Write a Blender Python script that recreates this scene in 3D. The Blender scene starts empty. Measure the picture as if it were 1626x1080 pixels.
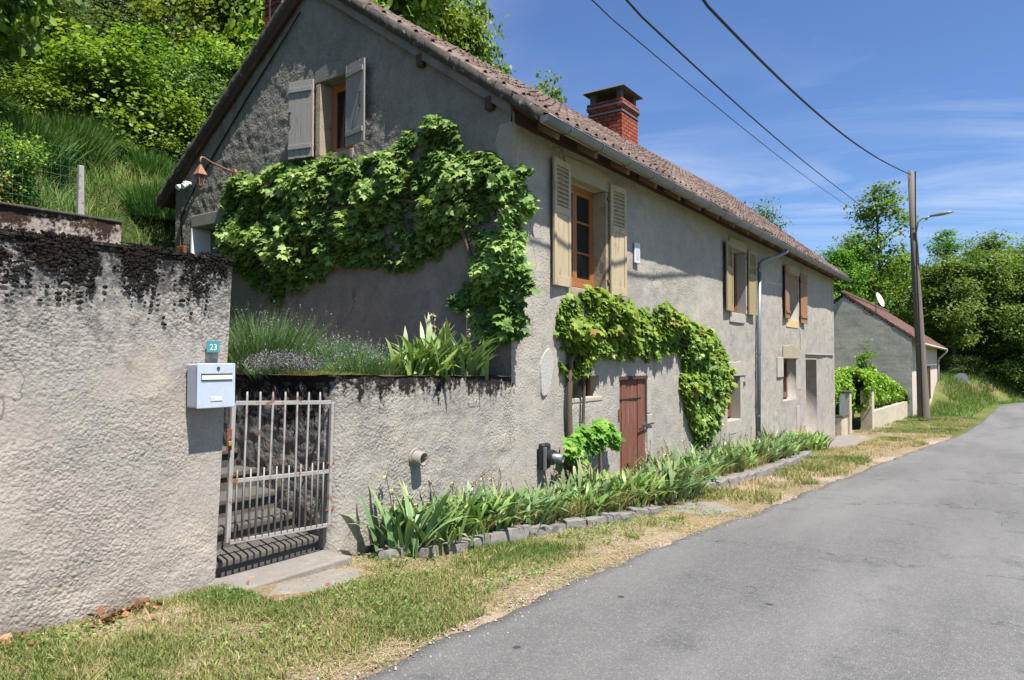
import bpy, math, random
import numpy as np
from mathutils import Vector, Matrix, Euler

R_ = math.radians
SC = bpy.context.scene
COL = SC.collection

# ------------------------------------------------------------------ camera, sky, sun, exposure
EYE = 1.6
cam_d = bpy.data.cameras.new('camera')
cam_d.sensor_width = 36.0
cam_d.lens = 36.0 * 1110.0 / 1626.0
cam_d.clip_start = 0.05
cam_d.clip_end = 2000
cam = bpy.data.objects.new('camera', cam_d)
COL.objects.link(cam)
SC.camera = cam
YAW, PITCH = R_(34.807), R_(1.6513)
_f = Vector((math.cos(YAW) * math.cos(PITCH), math.sin(YAW) * math.cos(PITCH), math.sin(PITCH)))
cam.location = (0, 0, EYE)
cam.rotation_euler = _f.to_track_quat('-Z', 'Y').to_euler()

SUN = Vector((-0.24, -1.0, 2.05)).normalized()          # towards the sun
sun_d = bpy.data.lights.new('sun', 'SUN')
sun_d.energy = 5.0
sun_d.angle = R_(0.53)
sun_d.color = (1.0, 0.955, 0.88)
sun_o = bpy.data.objects.new('sun', sun_d)
COL.objects.link(sun_o)
sun_o.rotation_euler = SUN.to_track_quat('Z', 'Y').to_euler()

W = bpy.data.worlds.new('World')
SC.world = W
W.use_nodes = True
nt = W.node_tree
nt.nodes.clear()
N = nt.nodes.new
L = nt.links.new
w_out = N('ShaderNodeOutputWorld')
w_bg = N('ShaderNodeBackground')
w_sky = N('ShaderNodeTexSky')
w_sky.sky_type = 'NISHITA'
w_sky.sun_disc = False
w_sky.sun_elevation = math.asin(SUN.z)
w_sky.sun_rotation = math.atan2(SUN.x, SUN.y)
w_sky.altitude = 200
w_sky.air_density = 1.0
w_sky.dust_density = 0.5
w_sky.ozone_density = 3.2
w_bg.inputs['Strength'].default_value = 0.064
# thin cirrus: streaky noise on the sky direction projected to a high flat layer
w_tc = N('ShaderNodeTexCoord')
w_sep = N('ShaderNodeSeparateXYZ')
L(w_tc.outputs['Generated'], w_sep.inputs[0])


def wm(op, a, b=None, c=None):
    n = N('ShaderNodeMath')
    n.operation = op
    for i, v in enumerate((a, b, c)):
        if v is None:
            continue
        if isinstance(v, (int, float)):
            n.inputs[i].default_value = v
        else:
            L(v, n.inputs[i])
    return n.outputs[0]


zc = wm('MAXIMUM', w_sep.outputs[2], 0.03)
px = wm('DIVIDE', w_sep.outputs[0], wm('ADD', zc, 0.12))
py = wm('DIVIDE', w_sep.outputs[1], wm('ADD', zc, 0.12))
w_cmb = N('ShaderNodeCombineXYZ')
L(px, w_cmb.inputs[0])
L(py, w_cmb.inputs[1])
w_map = N('ShaderNodeMapping')
w_map.vector_type = 'TEXTURE'
w_map.inputs['Rotation'].default_value = (0, 0, R_(112))
w_map.inputs['Scale'].default_value = (1.5, 0.55, 1)
w_map.inputs['Location'].default_value = (0.3, 0.1, 0)
L(w_cmb.outputs[0], w_map.inputs[0])
w_n1 = N('ShaderNodeTexNoise')
w_n1.inputs['Scale'].default_value = 0.85
w_n1.inputs['Detail'].default_value = 9
w_n1.inputs['Roughness'].default_value = 0.62
w_n1.inputs['Distortion'].default_value = 0.7
L(w_map.outputs[0], w_n1.inputs['Vector'])
w_n2 = N('ShaderNodeTexNoise')
w_n2.inputs['Scale'].default_value = 0.5
w_n2.inputs['Detail'].default_value = 3
L(w_cmb.outputs[0], w_n2.inputs['Vector'])
w_r = N('ShaderNodeValToRGB')
w_r.color_ramp.elements[0].position = 0.47
w_r.color_ramp.elements[1].position = 0.76
L(w_n1.outputs['Fac'], w_r.inputs[0])
w_r2 = N('ShaderNodeValToRGB')
w_r2.color_ramp.elements[0].position = 0.40
w_r2.color_ramp.elements[1].position = 0.57
L(w_n2.outputs['Fac'], w_r2.inputs[0])
cl = wm('MULTIPLY', wm('MULTIPLY', w_r.outputs[0], w_r2.outputs[0]), 0.62)
w_mix = N('ShaderNodeMixRGB')
L(cl, w_mix.inputs[0])
w_tint = N('ShaderNodeMixRGB')
w_tint.blend_type = 'MULTIPLY'
w_tint.inputs[0].default_value = 1.0
w_tint.inputs[2].default_value = (0.84, 1.0, 1.28, 1)
L(w_sky.outputs[0], w_tint.inputs[1])
L(w_tint.outputs[0], w_mix.inputs[1])
w_mix.inputs[2].default_value = (7.6, 8.2, 9.0, 1)
L(w_mix.outputs[0], w_bg.inputs['Color'])
L(w_bg.outputs[0], w_out.inputs[0])

SC.view_settings.view_transform = 'Standard'
SC.view_settings.look = 'None'
SC.view_settings.gamma = 1.0
SC.view_settings.use_curve_mapping = False
SC.view_settings.exposure = 1.0
SC.cycles.max_bounces = 6
SC.cycles.diffuse_bounces = 2
SC.cycles.transparent_max_bounces = 6
SC.cycles.caustics_reflective = False
SC.cycles.caustics_refractive = False


# ------------------------------------------------------------------ numpy noise
def _hash(ix, iy, iz):
    h = (ix * 374761393 + iy * 668265263 + iz * 1274126177) & 0xFFFFFFFF
    h = ((h ^ (h >> 13)) * 1274126177) & 0xFFFFFFFF
    h = h ^ (h >> 16)
    return (h & 0xFFFF) / 65535.0


def vnoise(P):
    P = np.asarray(P, dtype=np.float64) + 1000.0
    i = np.floor(P).astype(np.int64)
    f = P - i
    f = f * f * (3 - 2 * f)
    r = 0
    for dx in (0, 1):
        for dy in (0, 1):
            for dz in (0, 1):
                w = (f[:, 0] if dx else 1 - f[:, 0]) * (f[:, 1] if dy else 1 - f[:, 1]) * (f[:, 2] if dz else 1 - f[:, 2])
                r = r + w * _hash(i[:, 0] + dx, i[:, 1] + dy, i[:, 2] + dz)
    return r


def fbm(P, s=1.0, o=3):
    P = np.asarray(P, dtype=np.float64) * s
    t, a, n = 0, 1.0, 0
    for _ in range(o):
        t = t + a * vnoise(P)
        n += a
        a *= 0.5
        P = P * 2.03 + 17.3
    return t / n


# ------------------------------------------------------------------ scene helpers
LOC = {}


def thing(name, loc, label, cat, group=None):
    o = bpy.data.objects.new(name, None)
    o.empty_display_size = 0.2
    COL.objects.link(o)
    o.location = loc
    LOC[o.name] = Vector(loc)
    tag(o, label, cat, group)
    return o


def tag(o, label=None, cat=None, group=None, kind=None):
    if label:
        o['label'] = label
    if cat:
        o['category'] = cat
    if group:
        o['group'] = group
    if kind:
        o['kind'] = kind
    return o


def link(name, me, mats, parent=None, loc=None):
    o = bpy.data.objects.new(name, me)
    COL.objects.link(o)
    for m in (mats if isinstance(mats, (list, tuple)) else [mats]):
        me.materials.append(m)
    if parent is not None:
        o.parent = parent
        LOC[o.name] = LOC[parent.name]
    else:
        o.location = loc or (0, 0, 0)
        LOC[o.name] = Vector(loc or (0, 0, 0))
    return o


def np_mesh(name, V, F, attr=None, smooth=False):
    V = np.ascontiguousarray(V, dtype=np.float32)
    F = np.ascontiguousarray(F, dtype=np.int32)
    me = bpy.data.meshes.new(name)
    me.vertices.add(len(V))
    me.vertices.foreach_set('co', V.ravel())
    k = F.shape[1]
    me.loops.add(F.size)
    me.loops.foreach_set('vertex_index', F.ravel())
    me.polygons.add(len(F))
    me.polygons.foreach_set('loop_start', np.arange(0, F.size, k, dtype=np.int32))
    me.polygons.foreach_set('loop_total', np.full(len(F), k, dtype=np.int32))
    if smooth:
        me.polygons.foreach_set('use_smooth', np.ones(len(F), dtype=bool))
    if attr is not None:
        a = me.attributes.new('v', 'FLOAT', 'POINT')
        a.data.foreach_set('value', np.ascontiguousarray(attr, dtype=np.float32))
    me.update(calc_edges=True)
    return me


class FR:
    """A wall frame: a runs to the right seen from outside, b up, d outward."""

    def __init__(self, o, ex, n):
        self.o, self.ex, self.n = Vector(o), Vector(ex), Vector(n)

    def p(self, a, b, d=0.0):
        return self.o + self.ex * a + self.n * d + Vector((0, 0, b))


FRONT = FR((0, 4.7, 0), (1, 0, 0), (0, -1, 0))
GABLE = FR((6.75, 0, 0), (0, -1, 0), (-1, 0, 0))


class MB:
    def __init__(self):
        self.v, self.f, self.m, self.a = [], [], [], []
        self.cm = 0
        self.ca = 0.5

    def add(self, vs, fs):
        b = len(self.v)
        self.v += [tuple(x) for x in vs]
        self.a += [self.ca] * len(vs)
        for q in fs:
            self.f.append(tuple(i + b for i in q))
            self.m.append(self.cm)
        return b

    def hexa(self, c):
        """8 corners: bottom 4 counter-clockwise, top 4 counter-clockwise."""
        self.add(c, [(3, 2, 1, 0), (4, 5, 6, 7), (0, 1, 5, 4), (1, 2, 6, 5), (2, 3, 7, 6), (3, 0, 4, 7)])

    def box(self, x0, x1, y0, y1, z0, z1):
        self.hexa([(x0, y0, z0), (x1, y0, z0), (x1, y1, z0), (x0, y1, z0), (x0, y0, z1), (x1, y0, z1), (x1, y1, z1), (x0, y1, z1)])

    def lbox(self, fr, a0, a1, b0, b1, d0, d1):
        p = fr.p
        self.hexa([p(a0, b0, d1), p(a1, b0, d1), p(a1, b0, d0), p(a0, b0, d0), p(a0, b1, d1), p(a1, b1, d1), p(a1, b1, d0), p(a0, b1, d0)])

    def obox(self, c, ex, ey, ez):
        c, ex, ey, ez = map(Vector, (c, ex, ey, ez))
        self.hexa([c - ex - ey - ez, c + ex - ey - ez, c + ex + ey - ez, c - ex + ey - ez,
                   c - ex - ey + ez, c + ex - ey + ez, c + ex + ey + ez, c - ex + ey + ez])

    def bar(self, p, q, w, h):
        p, q = Vector(p), Vector(q)
        d = q - p
        u = Vector((0, 0, 1)) if abs(d.normalized().z) < 0.9 else Vector((0, 1, 0))
        s = d.cross(u).normalized()
        t = s.cross(d).normalized()
        self.obox((p + q) / 2, d / 2, s * w / 2, t * h / 2)

    def tube(self, pts, r, n=8, cap=True):
        pts = [Vector(p) for p in pts]
        rs = r if isinstance(r, (list, tuple)) else [r] * len(pts)
        rings = []
        ref = None
        for i, p in enumerate(pts):
            d = (pts[min(i + 1, len(pts) - 1)] - pts[max(i - 1, 0)]).normalized()
            if ref is None:
                ref = Vector((0, 0, 1)) if abs(d.z) < 0.8 else Vector((1, 0, 0))
            s = d.cross(ref).normalized()
            t = s.cross(d).normalized()
            ref = t
            rings.append([p + (s * math.cos(2 * math.pi * k / n) + t * math.sin(2 * math.pi * k / n)) * rs[i] for k in range(n)])
        vs = [x for rg in rings for x in rg]
        fs = []
        for i in range(len(pts) - 1):
            for k in range(n):
                k2 = (k + 1) % n
                fs.append((i * n + k, i * n + k2, (i + 1) * n + k2, (i + 1) * n + k))
        if cap:
            fs.append(tuple(range(n - 1, -1, -1)))
            fs.append(tuple((len(pts) - 1) * n + k for k in range(n)))
        self.add(vs, fs)

    def hollow(self, p, q, r, t, n=16):
        """an open pipe with wall thickness"""
        p, q = Vector(p), Vector(q)
        d = (q - p).normalized()
        u = Vector((0, 0, 1)) if abs(d.z) < 0.9 else Vector((1, 0, 0))
        s = d.cross(u).normalized()
        w = s.cross(d)
        vs = []
        for c, rr in ((p, r), (q, r), (q, r - t), (p, r - t)):
            vs += [c + (s * math.cos(2 * math.pi * k / n) + w * math.sin(2 * math.pi * k / n)) * rr for k in range(n)]
        fs = []
        for i in range(3):
            for k in range(n):
                k2 = (k + 1) % n
                fs.append((i * n + k, i * n + k2, (i + 1) * n + k2, (i + 1) * n + k))
        fs.append(tuple(3 * n + k for k in range(n)))
        self.add(vs, fs)

    def build(self, name, mats, parent=None, loc=None, bevel=0, smooth=False, seg=1):
        off = LOC[parent.name] if parent is not None else Vector(loc or (0, 0, 0))
        me = bpy.data.meshes.new(name)
        me.from_pydata([(x - off.x, y - off.y, z - off.z) for x, y, z in self.v], [], self.f)
        o = link(name, me, mats, parent, loc)
        me.polygons.foreach_set('material_index', self.m)
        if smooth:
            me.polygons.foreach_set('use_smooth', [True] * len(self.f))
        a = me.attributes.new('v', 'FLOAT', 'POINT')
        a.data.foreach_set('value', self.a)
        if bevel:
            md = o.modifiers.new('bevel', 'BEVEL')
            md.width = bevel
            md.segments = seg
            md.limit_method = 'ANGLE'
        me.update()
        return o


def kids(o):
    return [c for c in bpy.data.objects if c.parent == o]


def copy_tree(o, parent=None, cache={}):
    c = o.copy()
    COL.objects.link(c)
    if parent is not None:
        c.parent = parent
    if o.name not in cache:
        cache[o.name] = kids(o)
    for ch in cache[o.name]:
        copy_tree(ch, c)
    return c


# ------------------------------------------------------------------ materials
MATS = {}


class Mat:
    """small node-graph writer"""

    def __init__(self, name, rough=0.85, spec=0.3, metal=0.0):
        self.mat = bpy.data.materials.new(name)
        self.mat.use_nodes = True
        self.nt = self.mat.node_tree
        self.nt.nodes.clear()
        self.out = self.n('ShaderNodeOutputMaterial')
        self.b = self.n('ShaderNodeBsdfPrincipled')
        self.b.inputs['Roughness'].default_value = rough
        self.b.inputs['Specular IOR Level'].default_value = spec
        self.b.inputs['Metallic'].default_value = metal
        self.l(self.b.outputs[0], self.out.inputs[0])
        self.pos = self.n('ShaderNodeNewGeometry').outputs['Position']
        self.tc = self.n('ShaderNodeTexCoord')

    def n(self, t):
        return self.nt.nodes.new(t)

    def l(self, a, b):
        self.nt.links.new(a, b)

    def vec(self, scale=(1, 1, 1), obj=False, rot=(0, 0, 0)):
        m = self.n('ShaderNodeMapping')
        m.inputs['Scale'].default_value = scale
        m.inputs['Rotation'].default_value = rot
        self.l(self.tc.outputs['Object'] if obj else self.pos, m.inputs[0])
        return m.outputs[0]

    def noise(self, scale, detail=4, rough=0.55, v=None, dist=0.0):
        n = self.n('ShaderNodeTexNoise')
        n.inputs['Scale'].default_value = scale
        n.inputs['Detail'].default_value = detail
        n.inputs['Roughness'].default_value = rough
        n.inputs['Distortion'].default_value = dist
        self.l(v if v is not None else self.pos, n.inputs['Vector'])
        return n.outputs['Fac']

    def vor(self, scale, v=None, feat='F1', rnd=1.0):
        n = self.n('ShaderNodeTexVoronoi')
        n.feature = feat
        n.inputs['Scale'].default_value = scale
        n.inputs['Randomness'].default_value = rnd
        self.l(v if v is not None else self.pos, n.inputs['Vector'])
        return n

    def ramp(self, x, lo, hi, a=0.0, b=1.0):
        n = self.n('ShaderNodeMapRange')
        n.interpolation_type = 'SMOOTHSTEP'
        for i, v in ((1, lo), (2, hi), (3, a), (4, b)):
            n.inputs[i].default_value = v
        self.l(x, n.inputs[0])
        return n.outputs[0]

    def math(self, op, a, b=None):
        n = self.n('ShaderNodeMath')
        n.operation = op
        for i, v in enumerate((a, b)):
            if v is None:
                continue
            if isinstance(v, (int, float)):
                n.inputs[i].default_value = v
            else:
                self.l(v, n.inputs[i])
        return n.outputs[0]

    def mix(self, fac, a, b, mode='MIX'):
        n = self.n('ShaderNodeMixRGB')
        n.blend_type = mode
        for i, v in enumerate((fac, a, b)):
            if isinstance(v, (int, float)):
                n.inputs[i].default_value = v if i == 0 else (v, v, v, 1)
            elif isinstance(v, (tuple, list)):
                n.inputs[i].default_value = (*v, 1)
            else:
                self.l(v, n.inputs[i])
        return n.outputs[0]

    def sep(self):
        n = self.n('ShaderNodeSeparateXYZ')
        self.l(self.pos, n.inputs[0])
        return n.outputs

    def attr(self, name='v'):
        n = self.n('ShaderNodeAttribute')
        n.attribute_name = name
        return n.outputs['Fac']

    def rnd(self):
        return self.n('ShaderNodeObjectInfo').outputs['Random']

    def bump(self, h, strength=0.5, dist=0.02, prev=None):
        n = self.n('ShaderNodeBump')
        n.inputs['Strength'].default_value = strength
        n.inputs['Distance'].default_value = dist
        self.l(h, n.inputs['Height'])
        if prev is not None:
            self.l(prev, n.inputs['Normal'])
        self.l(n.outputs[0], self.b.inputs['Normal'])
        return n.outputs[0]

    def col(self, c):
        if isinstance(c, (tuple, list)):
            self.b.inputs['Base Color'].default_value = (*c, 1)
        else:
            self.l(c, self.b.inputs['Base Color'])
        return self


def simple(name, c, rough=0.7, spec=0.3, metal=0.0, var=0.25, scale=6.0, bump=0.0, bscale=60, dirt=None, stretch=(1, 1, 1), obj=False):
    """a plain colour broken up by two noises, with optional dirt and bump"""
    m = Mat(name, rough, spec, metal)
    v = m.vec(stretch, obj)
    a = tuple(x * (1 - var) for x in c)
    b = tuple(min(1, x * (1 + var)) for x in c)
    col = m.mix(m.noise(scale, 6, 0.6, v), a, b)
    col = m.mix(m.ramp(m.noise(scale * 7, 3, 0.6, v), 0.35, 0.65, 0.0, 0.3), col, tuple(x * 0.7 for x in c))
    if dirt:
        col = m.mix(m.ramp(m.noise(dirt[1], 6, 0.65, v), dirt[2], dirt[2] + 0.12), col, dirt[0])
    m.col(col)
    if bump:
        m.bump(m.noise(bscale, 4, 0.6, v), bump, 0.01)
    MATS[name] = m.mat
    return m.mat


def wall_mat(name, c1, c2, lump=28, strength=0.7, streak=0.4, stain=(0.10, 0.095, 0.085), layers=()):
    """roughcast render: lumpy bump, mottled colour, vertical weather streaks; layers add moss bands and patches"""
    m = Mat(name, 0.93, 0.15)
    big = m.noise(0.9, 5, 0.6)
    col = m.mix(m.ramp(big, 0.3, 0.7), c1, c2)
    col = m.mix(m.ramp(m.noise(5, 6, 0.65), 0.38, 0.68, 0, 0.55), col, tuple(x * 0.74 for x in c1))
    col = m.mix(m.ramp(m.noise(55, 3, 0.6), 0.45, 0.75, 0, 0.5), col, tuple(min(1, x * 1.30) for x in c2))
    col = m.mix(m.ramp(m.noise(38, 2, 0.5), 0.22, 0.45, 0.55, 0), col, tuple(x * 0.5 for x in c1))  # fine pits darkened: their shadow is painted into the colour
    col = m.mix(m.ramp(m.noise(0.38, 4, 0.6), 0.42, 0.62, 0, 0.35), col, tuple(x * k for x, k in zip(c1, (0.80, 0.82, 0.86))))
    col = m.mix(m.ramp(m.noise(1.7, 5, 0.65), 0.52, 0.70, 0, 0.5), col, tuple(min(1, x * k) for x, k in zip(c2, (1.10, 1.03, 0.93))))
    col = m.mix(m.ramp(m.vor(26).outputs['Distance'], 0.0, 0.16, 0.45, 0), col, tuple(x * 0.35 for x in c1))  # round pits, pit shade painted as dark dots in the colour
    if streak:
        sv = m.vec((5.0, 5.0, 0.45))
        s = m.math('MULTIPLY', m.ramp(m.noise(1.0, 6, 0.7, sv), 0.5, 0.8), m.ramp(m.noise(0.45, 3), 0.4, 0.62))
        col = m.mix(m.math('MULTIPLY', s, streak), col, stain)
    cv = m.n('ShaderNodeVectorMath')
    cv.operation = 'ADD'
    nn = m.n('ShaderNodeTexNoise')
    nn.inputs['Scale'].default_value = 2.2
    nn.inputs['Detail'].default_value = 5
    m.l(m.pos, nn.inputs['Vector'])
    m.l(nn.outputs['Color'], cv.inputs[0])
    m.l(m.pos, cv.inputs[1])
    ed = m.vor(0.5, cv.outputs[0], 'DISTANCE_TO_EDGE')
    ck = m.math('MULTIPLY', m.ramp(ed.outputs['Distance'], 0.001, 0.006, 0.7, 0), m.ramp(m.noise(0.45, 3), 0.52, 0.60))
    col = m.mix(ck, col, tuple(x * 0.3 for x in c1))
    for fn in layers:
        col = fn(m, col)
    m.col(col)
    v = m.vor(lump)
    h = m.math('ADD', m.math('MULTIPLY', m.noise(lump * 0.8, 5, 0.62, dist=0.6), 0.8), m.math('MULTIPLY', m.math('SUBTRACT', 1.0, v.outputs['Distance']), 0.35))
    h = m.math('MULTIPLY', h, m.ramp(m.noise(1.1, 4, 0.6), 0.32, 0.68, 0.25, 1.25))
    m.bump(h, strength, 0.03)
    MATS[name] = m.mat
    return m.mat


def moss_top(ztop, depth, c=(0.014, 0.012, 0.011), amp=0.5, xs=(3.2, 3.2, 0.8), hard=0.16, fade=None):
    def fn(m, col):
        z = m.sep()[2]
        n = m.noise(1.0, 7, 0.68, m.vec(xs))
        n2 = m.noise(22, 4, 0.65)
        k = m.math('ADD', m.math('MULTIPLY', m.math('SUBTRACT', z, ztop - depth), 1.0 / depth), m.math('MULTIPLY', m.math('SUBTRACT', n, 0.5), amp * 4))
        k = m.math('ADD', k, m.math('MULTIPLY', m.math('SUBTRACT', n2, 0.5), 1.5))
        f = m.ramp(k, 0.42, 0.42 + hard * 2)
        if fade is not None:
            x = m.sep()[0]
            f = m.math('MULTIPLY', f, m.ramp(x, fade[0], fade[1]))
        return m.mix(f, col, c)
    return fn


def foot_dirt(zf, h, c, amount=0.6):
    def fn(m, col):
        z = m.sep()[2]
        x = m.sep()[0]
        zz = m.math('ADD', z, m.math('MULTIPLY', x, 0.0415))
        k = m.math('ADD', zz, m.math('MULTIPLY', m.math('SUBTRACT', m.noise(3.5, 5), 0.5), h * 1.6))
        return m.mix(m.ramp(k, zf, zf + h, amount, 0.0), col, c)
    return fn


def leaf_mat(name, dark, mid, light, dry=None, trans=0.3, rough=0.5, objvar=0.12):
    m = Mat(name, rough, 0.35)
    a = m.attr('v')
    r = m.n('ShaderNodeValToRGB')
    e = r.color_ramp.elements
    e[0].color = (*dark, 1)
    e[0].position = 0.0
    e[1].color = (*light, 1)
    e[1].position = 0.92
    k = e.new(0.5)
    k.color = (*mid, 1)
    if dry:
        k = e.new(0.985)
        k.color = (*dry, 1)
    m.l(a, r.inputs[0])
    hs = m.n('ShaderNodeHueSaturation')
    m.l(m.math('ADD', 0.5 - objvar * 0.15, m.math('MULTIPLY', m.rnd(), objvar * 0.3)), hs.inputs['Hue'])
    m.l(m.math('ADD', 1 - objvar, m.math('MULTIPLY', m.rnd(), 2 * objvar)), hs.inputs['Value'])
    m.l(r.outputs[0], hs.inputs['Color'])
    m.col(hs.outputs[0])
    t = m.n('ShaderNodeBsdfTranslucent')
    tc = m.mix(1.0, hs.outputs[0], (1.15, 1.2, 0.55), 'MULTIPLY')
    m.l(tc, t.inputs[0])
    x = m.n('ShaderNodeMixShader')
    x.inputs[0].default_value = trans
    m.l(m.b.outputs[0], x.inputs[1])
    m.l(t.outputs[0], x.inputs[2])
    m.l(x.outputs[0], m.out.inputs[0])
    MATS[name] = m.mat
    return m.mat


# concrete colours
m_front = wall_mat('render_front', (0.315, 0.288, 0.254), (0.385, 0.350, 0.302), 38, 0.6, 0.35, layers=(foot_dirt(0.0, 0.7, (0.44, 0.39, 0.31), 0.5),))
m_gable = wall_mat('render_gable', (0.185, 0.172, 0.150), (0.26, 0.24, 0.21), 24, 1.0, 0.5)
m_left = wall_mat('render_boundary', (0.325, 0.296, 0.258), (0.395, 0.352, 0.300), 44, 0.75, 0.3, (0.15, 0.14, 0.125),
                  layers=(moss_top(2.45, 1.5, (0.15, 0.145, 0.136), 0.34, (9, 9, 4.0), 0.28), moss_top(2.42, 0.8, (0.085, 0.080, 0.074), 0.42, (6, 6, 2.2), 0.3), moss_top(2.44, 0.42, (0.024, 0.021, 0.019), 0.5, (6, 6, 3.0)), foot_dirt(-0.05, 0.30, (0.20, 0.155, 0.11), 0.75)))
m_ret = wall_mat('render_retaining', (0.300, 0.275, 0.242), (0.37, 0.335, 0.288), 36, 0.9, 0.45, (0.12, 0.11, 0.10),
                 layers=(moss_top(1.5, 1.0, (0.15, 0.14, 0.13), 0.40, (6, 6, 1.6), 0.5), moss_top(1.48, 0.46, (0.02, 0.017, 0.015), 0.55, (5, 5, 1.2)), foot_dirt(-0.1, 0.35, (0.22, 0.18, 0.13), 0.7)))
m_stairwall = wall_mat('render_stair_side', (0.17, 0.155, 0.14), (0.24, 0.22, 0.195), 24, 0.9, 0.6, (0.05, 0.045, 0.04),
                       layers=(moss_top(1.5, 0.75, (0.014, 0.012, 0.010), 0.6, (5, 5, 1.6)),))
m_upper = wall_mat('render_upper', (0.30, 0.25, 0.22), (0.40, 0.34, 0.30), 18, 0.7, 0.4, layers=(moss_top(3.38, 0.55, (0.035, 0.022, 0.016), 0.5),))
def courses(m, col):
    z = m.sep()[2]
    zz = m.math('ADD', m.math('MULTIPLY', z, 1.0 / 0.42), m.math('MULTIPLY', m.noise(0.7, 3), 0.35))
    fr = m.math('FRACT', zz)
    k = m.math('MULTIPLY', m.ramp(m.math('ABSOLUTE', m.math('SUBTRACT', fr, 0.5)), 0.0, 0.05, 0.6, 0.0), m.ramp(m.noise(0.8, 4), 0.42, 0.6))
    return m.mix(k, col, (0.17, 0.165, 0.145))


m_barn = wall_mat('blockwork', (0.40, 0.38, 0.32), (0.50, 0.475, 0.40), 16, 0.25, 0.5, (0.18, 0.175, 0.15), layers=(courses,))
m_pink = wall_mat('pink_render', (0.55, 0.46, 0.40), (0.62, 0.53, 0.46), 20, 0.2, 0.25)
m_cream = wall_mat('cream_render', (0.46, 0.39, 0.29), (0.55, 0.48, 0.37), 18, 0.3, 0.5, (0.25, 0.18, 0.10))
m_stone = simple('ochre_stone', (0.34, 0.285, 0.20), 0.9, 0.2, var=0.3, scale=4, bump=0.5, bscale=30, dirt=((0.15, 0.13, 0.10), 3, 0.58))
m_stone2 = simple('pale_stone', (0.37, 0.335, 0.285), 0.9, 0.2, var=0.2, scale=4, bump=0.4, bscale=35)
m_yellowstone = simple('yellow_stone', (0.55, 0.40, 0.20), 0.9, 0.2, var=0.15, scale=5, bump=0.3, bscale=30)
m_patch = simple('plaster_patch', (0.40, 0.385, 0.36), 0.95, 0.1, var=0.15, scale=8, bump=0.9, bscale=28)
m_zinc = simple('zinc', (0.20, 0.21, 0.22), 0.5, 0.4, 0.55, var=0.25, scale=3, dirt=((0.12, 0.12, 0.11), 6, 0.6))
m_zincblue = simple('zinc_pipe', (0.19, 0.215, 0.24), 0.45, 0.4, 0.35, var=0.2, scale=3)
m_cream_wood = simple('cream_paint', (0.43, 0.345, 0.225), 0.75, 0.25, var=0.2, scale=4, dirt=((0.24, 0.195, 0.14), 5, 0.55), stretch=(3, 3, 0.6))
m_olive_wood = simple('olive_paint', (0.30, 0.235, 0.125), 0.7, 0.3, var=0.2, scale=4, dirt=((0.14, 0.10, 0.06), 5, 0.60), stretch=(3, 3, 0.6))
m_orange_wood = simple('orange_wood', (0.27, 0.145, 0.075), 0.7, 0.3, var=0.25, scale=4, dirt=((0.13, 0.075, 0.04), 4, 0.56), stretch=(6, 6, 0.4))
m_grey_wood = simple('grey_wood', (0.27, 0.255, 0.24), 0.85, 0.2, var=0.3, scale=3, dirt=((0.13, 0.125, 0.12), 2.4, 0.58), stretch=(14, 14, 0.7), bump=0.4, bscale=30)
m_grey_edge = simple('sawn_edge', (0.48, 0.36, 0.28), 0.85, 0.2, var=0.2, scale=5)
m_frame = simple('window_wood', (0.31, 0.118, 0.036), 0.45, 0.4, var=0.2, scale=3, stretch=(5, 5, 0.5))
m_frame2 = simple('old_window_wood', (0.17, 0.07, 0.035), 0.5, 0.35, var=0.25, scale=3, stretch=(5, 5, 0.5))
m_reddoor = simple('red_door_wood', (0.175, 0.070, 0.047), 0.75, 0.25, var=0.3, scale=2.5, dirt=((0.27, 0.155, 0.115), 2.2, 0.55), stretch=(16, 16, 0.8), bump=0.5, bscale=25)
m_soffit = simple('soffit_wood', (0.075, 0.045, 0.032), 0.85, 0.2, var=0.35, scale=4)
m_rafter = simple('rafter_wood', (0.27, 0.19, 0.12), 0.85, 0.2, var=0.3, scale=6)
m_iron = simple('black_iron', (0.025, 0.024, 0.024), 0.55, 0.4, 0.3, var=0.3)
m_rust = simple('rust', (0.20, 0.075, 0.04), 0.85, 0.2, 0.1, var=0.4, scale=20)
m_brick_c = simple('cap_concrete', (0.11, 0.10, 0.085), 0.95, 0.1, var=0.35, scale=8, bump=0.5, bscale=25)
m_strap = simple('steel_strap', (0.24, 0.25, 0.26), 0.45, 0.4, 0.6, var=0.2)
m_gate = simple('gate_paint', (0.33, 0.31, 0.29), 0.7, 0.3, 0.1, var=0.25, scale=14, dirt=((0.20, 0.10, 0.06), 10, 0.54))
m_mail = simple('mailbox_paint', (0.46, 0.51, 0.60), 0.38, 0.45, 0.05, var=0.04, scale=3)
m_mail_side = simple('mailbox_body_tone', (0.38, 0.41, 0.48), 0.42, 0.4, 0.05, var=0.06, scale=3)  # body in a slightly darker, duller tone than the door
m_slot = simple('slot_aluminium', (0.62, 0.62, 0.52), 0.4, 0.4, 0.2, var=0.08)
m_black = simple('black_plastic', (0.02, 0.021, 0.026), 0.45, 0.4, var=0.2)
m_teal = simple('teal_enamel', (0.055, 0.25, 0.26), 0.35, 0.45, var=0.1, scale=10)
m_white = simple('white_paint', (0.78, 0.78, 0.75), 0.5, 0.4, var=0.05)
m_plastic = simple('pale_plastic', (0.62, 0.62, 0.58), 0.5, 0.4, var=0.08)
m_brass = simple('brass', (0.55, 0.42, 0.12), 0.4, 0.5, 0.7, var=0.1)
m_clay = simple('glazed_clay', (0.27, 0.245, 0.20), 0.7, 0.3, var=0.25, scale=18, dirt=((0.16, 0.06, 0.045), 14, 0.56))
m_copper = simple('old_copper', (0.33, 0.165, 0.105), 0.6, 0.35, 0.2, var=0.25, scale=14)
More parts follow.
